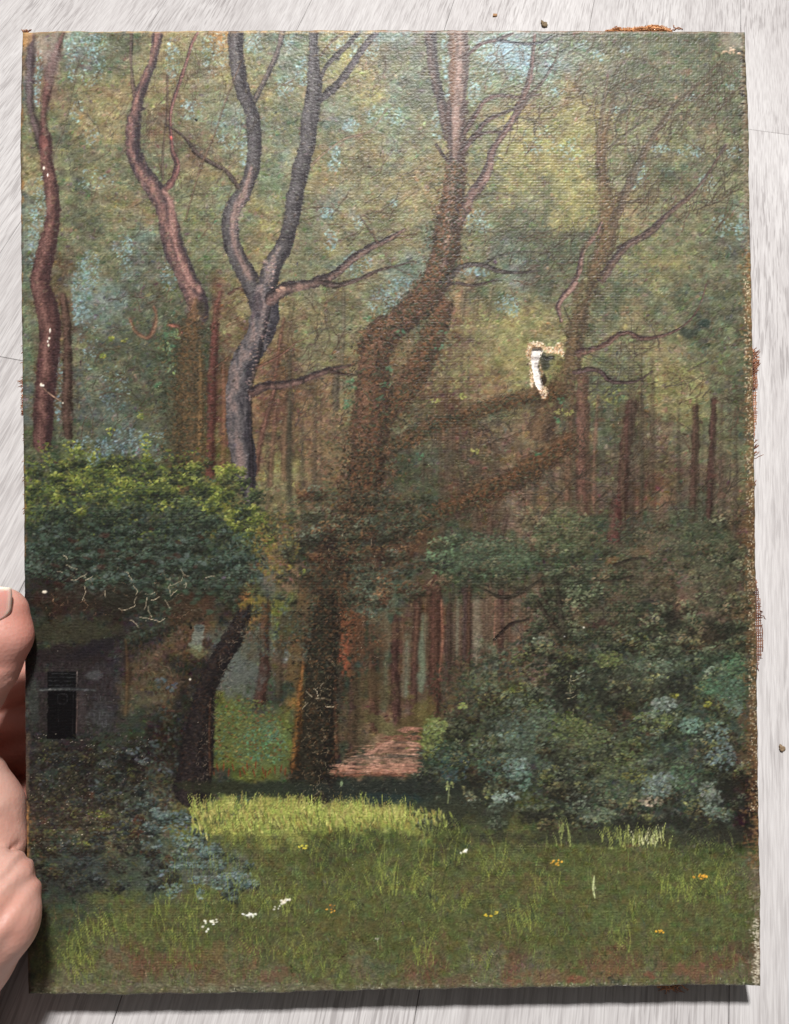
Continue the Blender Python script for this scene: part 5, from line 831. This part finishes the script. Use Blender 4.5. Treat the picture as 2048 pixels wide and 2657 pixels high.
for _ in range(60):
    y = rng.uniform(915, 1010); xe = np.interp(y, YkR, XRv); L_ = rng.uniform(8, 22)*(1 if y < 975 else .6); paths.append(wig(pt(xe-2, y+6, -.005), pt(xe+L_, y-rng.uniform(2, 12), -.005), 5, .00015))
for _ in range(10):
    y = rng.uniform(1140, 1180); xe = np.interp(y, YkR, XRv); paths.append(wig(pt(xe-2, y+6, -.005), pt(xe+rng.uniform(6, 14), y-4, -.005)))
paths += [wig(pt(1957, 1190, -.004), pt(1982, 1179, -.004)), wig(pt(1957, 1180, -.004), pt(1972, 1172, -.004)), wig(pt(1957, 907, -.004), pt(1963, 901, -.004)), wig(pt(1958, 1262, -.004), pt(1963, 1245, -.004)), wig(pt(1975, 1598, -.004), pt(1988, 1607, -.004)), wig(pt(1974, 1585, -.004), pt(1979, 1589, -.004)),
          wig(pt(1964, 1740, -.004), pt(1968, 1722, -.004)), wig(pt(1966, 1728, -.004), pt(1968, 1742, -.004))]
Vn, Fn = tubes(paths, .00016); tag(mesh_obj('loose_thread', Vn, Fn, DARKR, painting), kind='stuff')
paths = []
for _ in range(90):
    y = rng.choice([rng.normal(995, 8), rng.uniform(1010, 1075), rng.uniform(880, 1350)], p=[.25, .5, .25]); xe = np.interp(y, Yk, XL); L_ = {0: 16, 1: 8, 2: 5}[0 if 980 < y < 1008 else (1 if y < 1080 else 2)]
    paths.append(wig(pt(xe+3, y, -.004), pt(xe-rng.uniform(2, L_), y+rng.uniform(-3, 10), -.004), 4, .0001))
Vn, Fn = tubes(paths, .00013); tag(mesh_obj('loose_thread', Vn, Fn, RUST, painting), kind='stuff')
# clump along the top
xs_ = np.linspace(1572, 1742, 110); top = np.interp(xs_, [1572, 1590, 1602, 1612, 1650, 1690, 1705, 1730, 1742], [82, 76, 71, 74, 73, 66, 66, 73, 80])
Vn = []; Fn = []; nr = 7
for i, x in enumerate(xs_):
    for k in range(nr):
        t = k/(nr-1); q = pt(x, 84+(top[i]-84)*t, -.006+.0025*math.sin(t*3.1)); q = q+rng.normal(size=3)*.00016+np.array([0, 0, .0003*math.sin(i*2.2)*math.sin(k*2.)]); Vn.append(q)
for i in range(len(xs_)-1):
    for k in range(nr-1): a0 = i*nr+k; Fn.append((a0, a0+nr, a0+nr+1, a0+1))
o = mesh_obj('frayed_edge', Vn, Fn, ORNG, painting); md = o.modifiers.new('t', 'SOLIDIFY'); md.thickness = .0006
paths = [wig(pt(x, 84+(t_-84)*.8, -.005), pt(x+rng.normal()*5, t_-rng.uniform(-1, 3), -.005), 4, .0002) for x, t_ in zip(xs_, top)]
for _ in range(60):
    i = rng.integers(5, len(xs_)-12); yq = rng.uniform(top[i], 84); paths.append(wig(pt(xs_[i], yq, -.003), pt(xs_[i+10], yq+rng.normal()*1.5, -.003), 5, .0002))
Vn, Fn = tubes(paths, .00014); tag(mesh_obj('loose_thread', Vn, Fn, ORNG, painting), kind='stuff')
Vn, Fn = tubes([wig(pt(1742, 80, -.004), pt(1765, 72, -.004)), wig(pt(1765, 72, -.004), pt(1772, 78, -.004)), wig(pt(1750, 78, -.004), pt(1770, 75, -.004)), wig(pt(1752, 76, -.004), pt(1750, 68, -.004))]+[wig(pt(60+rng.uniform(0, 8), 84, 0), pt(56+rng.uniform(0, 30), 76+rng.uniform(0, 5), 0)) for _ in range(8)], .00022); tag(mesh_obj('loose_thread', Vn, Fn, DARKR, painting), kind='stuff')
paths = [wig(pt(rng.uniform(1690, 1780), 2552, -.008), pt(rng.uniform(1695, 1785), rng.uniform(2560, 2578), -.010), 5, .0005) for _ in range(20)]
Vn, Fn = tubes(paths, .00016); tag(mesh_obj('loose_thread', Vn, Fn, RUST, painting), kind='stuff')
# thread ends standing round the tear
paths = []
for (xa, ya, xb, yb, n, dx, dy) in [(1376, 903, 1420, 895, 22, -3, -7), (1377, 925, 1376, 905, 10, -7, 3), (1404, 912, 1432, 914, 12, 2, 9), (1432, 908, 1458, 896, 16, 2, -6), (1432, 910, 1460, 908, 14, 1, 8), (1401, 965, 1408, 1005, 16, 8, -1), (1380, 965, 1388, 1005, 12, -6, 1), (1400, 1005, 1416, 1008, 10, 6, 8), (1400, 1015, 1412, 1030, 14, 5, 7), (1396, 1015, 1406, 1030, 8, -5, 5)]:
    for k in range(n):
        t = k/(n-1); x = xa+(xb-xa)*t+rng.normal(); y = ya+(yb-ya)*t+rng.normal(); paths.append(wig(pt(x, y, .0001), pt(x+dx*rng.uniform(.5, 1.2)+rng.normal(), y+dy*rng.uniform(.5, 1.2)+rng.normal(), .0007+rng.uniform(0, .0006)), 4, .0001))
for (y, w_) in [(929, 20), (934, 18)]: paths.append(wig(pt(1378, y, 0), pt(1378+w_, y-1, .0002), 5, .0001))
Vn, Fn = tubes(paths, .00017); tag(mesh_obj('tear_fringe', Vn, Fn, PALE, painting), kind='stuff')

# ------------------------------------------------------------------ crumbs on the floor
def crumb(x, y, r, col, label):
    c = on_floor(x, y); mt, N, L, B = new_mat('crumb'); B.inputs['Base Color'].default_value = rgba(col); B.inputs['Roughness'].default_value = .8
    Vn = []; Fn = []; n, mr = 12, 7
    for i in range(mr):
        ph = math.pi*i/(mr-1)
        for k in range(n):
            th = 2*math.pi*k/n; s_ = 1+.22*math.sin(3*th+i)+rng.normal()*.07; Vn.append((r[0]*math.sin(ph)*math.cos(th)*s_, r[1]*math.sin(ph)*math.sin(th)*s_, r[2]*(1+math.cos(ph))*.5*s_))
    for i in range(mr-1):
        for k in range(n): k2 = (k+1) % n; Fn.append((i*n+k, (i+1)*n+k, (i+1)*n+k2, i*n+k2))
    o = mesh_obj('crumb', Vn, Fn, mt); o.location = (c[0], c[1], .0); o.rotation_euler[2] = .5; return tag(o, label, 'crumb', 'crumbs on the floor')
crumb(1284, 42, (.0018, .0016, .0016), (170, 130, 92), 'small round light brown crumb on the pale floor above the canvas')
crumb(1411, 66, (.0022, .0042, .0022), (122, 104, 78), 'elongated grey brown crumb close above the top edge of the canvas')
crumb(2028, 1942, (.0013, .0016, .0012), (140, 118, 92), 'tiny brown crumb on the floor right of the painting')

# ------------------------------------------------------------------ the hand
MMV = .0010
def PP(x, y, z): return on_canvas(x, y, z*.001)
caps = []   # (p, q, r0, r1, k)
def chain(pts):
    for a0, b0 in zip(pts[:-1], pts[1:]): caps.append((PP(*a0[:3]), PP(*b0[:3]), a0[3]*.001, b0[3]*.001))
chain([(4, 1592, 9, 9.4), (4, 1650, 9.5, 10.4), (-24, 1730, 9, 9.8), (-62, 1800, 8, 9.4), (-150, 1930, 6, 10.5), (-240, 2080, 2, 15)])        # thumb
chain([(-85, 2040, -1, 14.5), (-62, 2110, 0, 16.5), (-58, 2190, 2, 17.2)])                                                                      # upper palm mound
chain([(-8, 2320, 19, 14.8), (-24, 2385, 25, 15.6), (-95, 2480, 24, 17.0), (-200, 2600, 18, 20)])                                              # heel of the hand
chain([(-240, 2080, -4, 18), (-260, 2250, -6, 22), (-250, 2420, -4, 22)]); chain([(-62, 2110, -6, 15), (-240, 2120, -8, 18)]); chain([(-60, 2200, 0, 16), (-230, 2300, -6, 20)])
chain([(-28, 2400, 8, 16), (-240, 2400, -2, 22)]); chain([(-230, 2500, 0, 24), (-300, 2800, 0, 29), (-380, 3150, 0, 33)]); chain([(-150, 2520, 8, 20), (-220, 2800, 8, 25), (-300, 3150, 8, 30)])  # last two chains: unseen forearm, made thicker and nearer for its shadow
chain([(-30, 2080, -14, 11), (16, 2170, -14, 9.5)])
for (ya, yb, sh_) in [(1785, 1745, 0), (1885, 1860, 10), (1960, 1915, 20), (2075, 2040, 10), (2190, 2170, -20)]:                                                # four fingers going behind the stretcher, and a first one added to shade them
    chain([(-190, ya+70, -20, 12), (-20+sh_*.3, ya+15, -33, 9.5), (150+sh_, yb, -33, 8.4), (290+sh_, yb-10, -27, 7.4)])
allp = np.array([c[0] for c in caps]+[c[1] for c in caps]); lo = allp.min(0)-.032; hi_ = allp.max(0)+.032
nx, ny, nz_ = [int(math.ceil((hi_[i]-lo[i])/MMV)) for i in range(3)]
gx_ = lo[0]+MMV*np.arange(nx); gy_ = lo[1]+MMV*np.arange(ny); gz_ = lo[2]+MMV*np.arange(nz_)
GX, GY, GZ = np.meshgrid(gx_.astype(np.float32), gy_.astype(np.float32), gz_.astype(np.float32), indexing='ij')
D = np.full(GX.shape, .05, np.float32)
for (p, q, r0, r1) in caps:
    pad = .012+max(r0, r1); i0, i1 = [np.clip(((np.minimum(p, q)-pad-lo)/MMV).astype(int), 0, None), np.minimum(((np.maximum(p, q)+pad-lo)/MMV).astype(int)+2, [nx, ny, nz_])]
    sl = tuple(slice(i0[k], i1[k]) for k in range(3)); X, Y, Z_ = GX[sl], GY[sl], GZ[sl]; e = q-p; L2 = e@e+1e-12
    t = np.clip(((X-p[0])*e[0]+(Y-p[1])*e[1]+(Z_-p[2])*e[2])/L2, 0, 1)
    dn = np.sqrt((X-p[0]-t*e[0])**2+(Y-p[1]-t*e[1])**2+(Z_-p[2]-t*e[2])**2)-(r0+(r1-r0)*t)
    kk = .0022; o_ = D[sl]; h_ = np.clip(.5+.5*(o_-dn)/kk, 0, 1); D[sl] = o_*(1-h_)+dn*h_-kk*h_*(1-h_)
def crease(pts, depth, wdt, z0=12):
    Q = [PP(x, y, z0) for x, y in pts]; best = np.full(GX.shape[:2], 1., np.float32); X, Y = GX[:, :, 0], GY[:, :, 0]
    for p, q in zip(Q[:-1], Q[1:]):
        e = (q-p)[:2]; t = np.clip(((X-p[0])*e[0]+(Y-p[1])*e[1])/(e@e), 0, 1); best = np.minimum(best, np.hypot(X-p[0]-t*e[0], Y-p[1]-t*e[1]))
    w_ = depth*np.exp(-(best/wdt)**2); D[:] += w_[:, :, None]*(GZ > .004)
crease([(-60, 2268), (0, 2264), (35, 2256), (58, 2238), (68, 2214)], .0013, .0010, 16)
crease([(-60, 2235), (0, 2225), (40, 2200), (58, 2175)], .0011, .0010)
crease([(66, 2220), (76, 2255), (74, 2290), (55, 2310)], .0007, .0016, 18)
crease([(-50, 2410), (0, 2385), (40, 2345), (56, 2308)], .0016, .0024, 26); crease([(-60, 2080), (20, 2160)], .0005, .001); crease([(-60, 2330), (10, 2300), (50, 2285)], .0006, .001, 22); crease([(30, 2440), (70, 2370), (90, 2320)], .0005, .0016, 26); crease([(-20, 2500), (40, 2420)], .0006, .003, 30)
crease([(-60, 2140), (10, 2120)], .0003, .002); crease([(0, 2580), (60, 2400)], .0004, .004, 26); crease([(-40, 1790), (20, 1760)], .0004, .0012, 16); crease([(-60, 1740), (-10, 1728)], .0005, .001, 18); crease([(-60, 1750), (0, 1738)], .0004, .001, 18)
def surface_nets(D):
    s = D < 0; c = np.zeros(tuple(n-1 for n in D.shape), np.int8)
    for dx in (0, 1):
        for dy in (0, 1):
            for dz in (0, 1): c += s[dx:D.shape[0]-1+dx, dy:D.shape[1]-1+dy, dz:D.shape[2]-1+dz]
    act = np.argwhere((c > 0) & (c < 8)); idx = -np.ones(c.shape, np.int64); idx[tuple(act.T)] = np.arange(len(act))
    acc = np.zeros((len(act), 3)); cnt = np.zeros(len(act)); cor = [(x, y, z) for x in (0, 1) for y in (0, 1) for z in (0, 1)]
    for i in range(8):
        for j in range(i+1, 8):
            if sum(abs(np.array(cor[i])-cor[j])) != 1: continue
            a0 = D[tuple((act+cor[i]).T)]; b0 = D[tuple((act+cor[j]).T)]; mk = (a0 < 0) != (b0 < 0); t = np.where(mk, a0/(a0-b0+1e-20), 0)
            acc += np.where(mk[:, None], np.array(cor[i])+t[:, None]*(np.array(cor[j])-cor[i]), 0); cnt += mk
    Vv = act+acc/cnt[:, None]; Q = []
    for ax in range(3):
        o1, o2 = (ax+1) % 3, (ax+2) % 3; sl0 = [slice(1, -1)]*3; sl0[ax] = slice(0, -1); sl1 = [slice(1, -1)]*3; sl1[ax] = slice(1, None)
        a0 = s[tuple(sl0)]; b0 = s[tuple(sl1)]; w_ = np.argwhere(a0 != b0); off = np.ones(3, int); off[ax] = 0; g0 = w_+off
        fl = a0[tuple(w_.T)]; d1_ = np.zeros(3, int); d1_[o1] = 1; d2_ = np.zeros(3, int); d2_[o2] = 1
        q = np.stack([idx[tuple((g0-d1_-d2_).T)], idx[tuple((g0-d2_).T)], idx[tuple(g0.T)], idx[tuple((g0-d1_).T)]], 1); q[~fl] = q[~fl][:, ::-1]; Q.append(q)
    return Vv, np.concatenate(Q)
Vh, Qh = surface_nets(D); Vh = lo+Vh*MMV
me = bpy.data.meshes.new('hand'); me.from_pydata(Vh.tolist(), [], Qh.tolist()); me.update(); me.polygons.foreach_set('use_smooth', [True]*len(me.polygons))
hand = bpy.data.objects.new('hand', me); COL.objects.link(hand); hand.matrix_world = PMAT
sm = hand.modifiers.new('s', 'SMOOTH'); sm.factor = .5; sm.iterations = 6; sb = hand.modifiers.new('d', 'SUBSURF'); sb.levels = sb.render_levels = 1
tag(hand, 'pale pink left hand holding the left edge of the painting', 'hand')
# flush: redder on the pressed thumb pad, paler on the heel
th = PP(60, 1660, 9); dist = np.linalg.norm(Vh-th, axis=1); red = np.exp(-(dist/.016)**2)
th2 = PP(90, 2330, 14); red += .45*np.exp(-(np.linalg.norm(Vh-th2, axis=1)/.016)**2)
fing = (Vh[:, 2] < -.012)*.5  # fingers behind the canvas: their shade put into a darker, redder skin
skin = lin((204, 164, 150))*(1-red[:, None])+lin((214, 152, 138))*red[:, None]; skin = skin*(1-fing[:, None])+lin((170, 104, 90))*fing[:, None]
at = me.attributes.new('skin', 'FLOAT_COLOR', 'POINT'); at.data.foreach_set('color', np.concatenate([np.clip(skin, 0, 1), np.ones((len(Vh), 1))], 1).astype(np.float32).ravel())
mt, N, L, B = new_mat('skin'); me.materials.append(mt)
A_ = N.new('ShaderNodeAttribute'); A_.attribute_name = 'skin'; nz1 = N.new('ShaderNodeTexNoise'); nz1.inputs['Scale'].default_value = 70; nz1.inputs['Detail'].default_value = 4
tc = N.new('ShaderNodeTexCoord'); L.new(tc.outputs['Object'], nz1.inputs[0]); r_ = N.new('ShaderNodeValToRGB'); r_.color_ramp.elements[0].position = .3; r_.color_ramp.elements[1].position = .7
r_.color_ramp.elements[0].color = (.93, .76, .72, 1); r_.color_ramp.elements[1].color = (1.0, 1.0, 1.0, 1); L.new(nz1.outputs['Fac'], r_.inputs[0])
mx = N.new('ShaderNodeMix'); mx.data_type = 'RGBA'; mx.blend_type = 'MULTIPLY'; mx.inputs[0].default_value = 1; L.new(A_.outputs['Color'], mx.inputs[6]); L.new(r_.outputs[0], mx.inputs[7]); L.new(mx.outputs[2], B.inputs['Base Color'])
B.inputs['Roughness'].default_value = .5; B.inputs['Subsurface Weight'].default_value = .22; B.inputs['Subsurface Radius'].default_value = (1, .35, .2); B.inputs['Subsurface Scale'].default_value = .002
vo = N.new('ShaderNodeTexVoronoi'); vo.inputs['Scale'].default_value = 700; L.new(tc.outputs['Object'], vo.inputs[0]); bp = N.new('ShaderNodeBump'); bp.inputs['Strength'].default_value = .3; bp.inputs['Distance'].default_value = .00025
L.new(vo.outputs['Distance'], bp.inputs['Height']); L.new(bp.outputs[0], B.inputs['Normal'])
# thumbnail
Vn = []; Fn = []; nu, nv = 22, 18; cN = np.array([PP(4, 1600, 9)[0]-.0002, PP(0, 1568, 18)[1], .009]); wN, lN = .0074, .0060
cA, sA = math.cos(.06), math.sin(.06)
for j in range(nv):
    vv = -1+2*j/(nv-1)
    for i in range(nu):
        uu = -1+2*i/(nu-1); lim = 1 if vv > -.2 else math.sqrt(max(0, 1-((-vv-.2)/.8)**2*.9)); tip = .10*(1-uu*uu)
        x = uu*wN*lim*(1-.10*max(vv, 0)**3); y = vv*lN+(tip*lN if vv > 0 else 0)*vv
        zz = math.sqrt(.0106**2-x*x)-.0010*max(vv, 0)**2-.0006*(vv < -.9)-.0005*(abs(uu) > .93)
        Vn.append((cN[0]+x*cA+y*sA, cN[1]+y*cA-x*sA, cN[2]+zz))
for j in range(nv-1):
    for i in range(nu-1): a0 = j*nu+i; Fn.append((a0, a0+1, a0+nu+1, a0+nu))
mt, N, L, B = new_mat('nail'); nail = mesh_obj('thumbnail', Vn, Fn, mt, hand)
A_ = N.new('ShaderNodeAttribute'); A_.attribute_name = 'nail'; L.new(A_.outputs['Color'], B.inputs['Base Color']); B.inputs['Roughness'].default_value = .28; B.inputs['Subsurface Weight'].default_value = .3; B.inputs['Subsurface Scale'].default_value = .002
cn = []
for j in range(nv):
    for i in range(nu):
        vv = -1+2*j/(nv-1); uu = -1+2*i/(nu-1); e = max(0, min(1, (vv+.10*(1-uu*uu)-.80)/.12)) if True else 0; e2 = max(0, (abs(uu)-.82)/.18)*.7
        c = lin((220, 158, 146))*(1-max(e, e2))+lin((240, 222, 206))*max(e, e2); cn.append(list(c)+[1])
at = nail.data.attributes.new('nail', 'FLOAT_COLOR', 'POINT'); at.data.foreach_set('color', np.array(cn, np.float32).ravel())
md = nail.modifiers.new('t', 'SOLIDIFY'); md.thickness = .0005; md.offset = -1
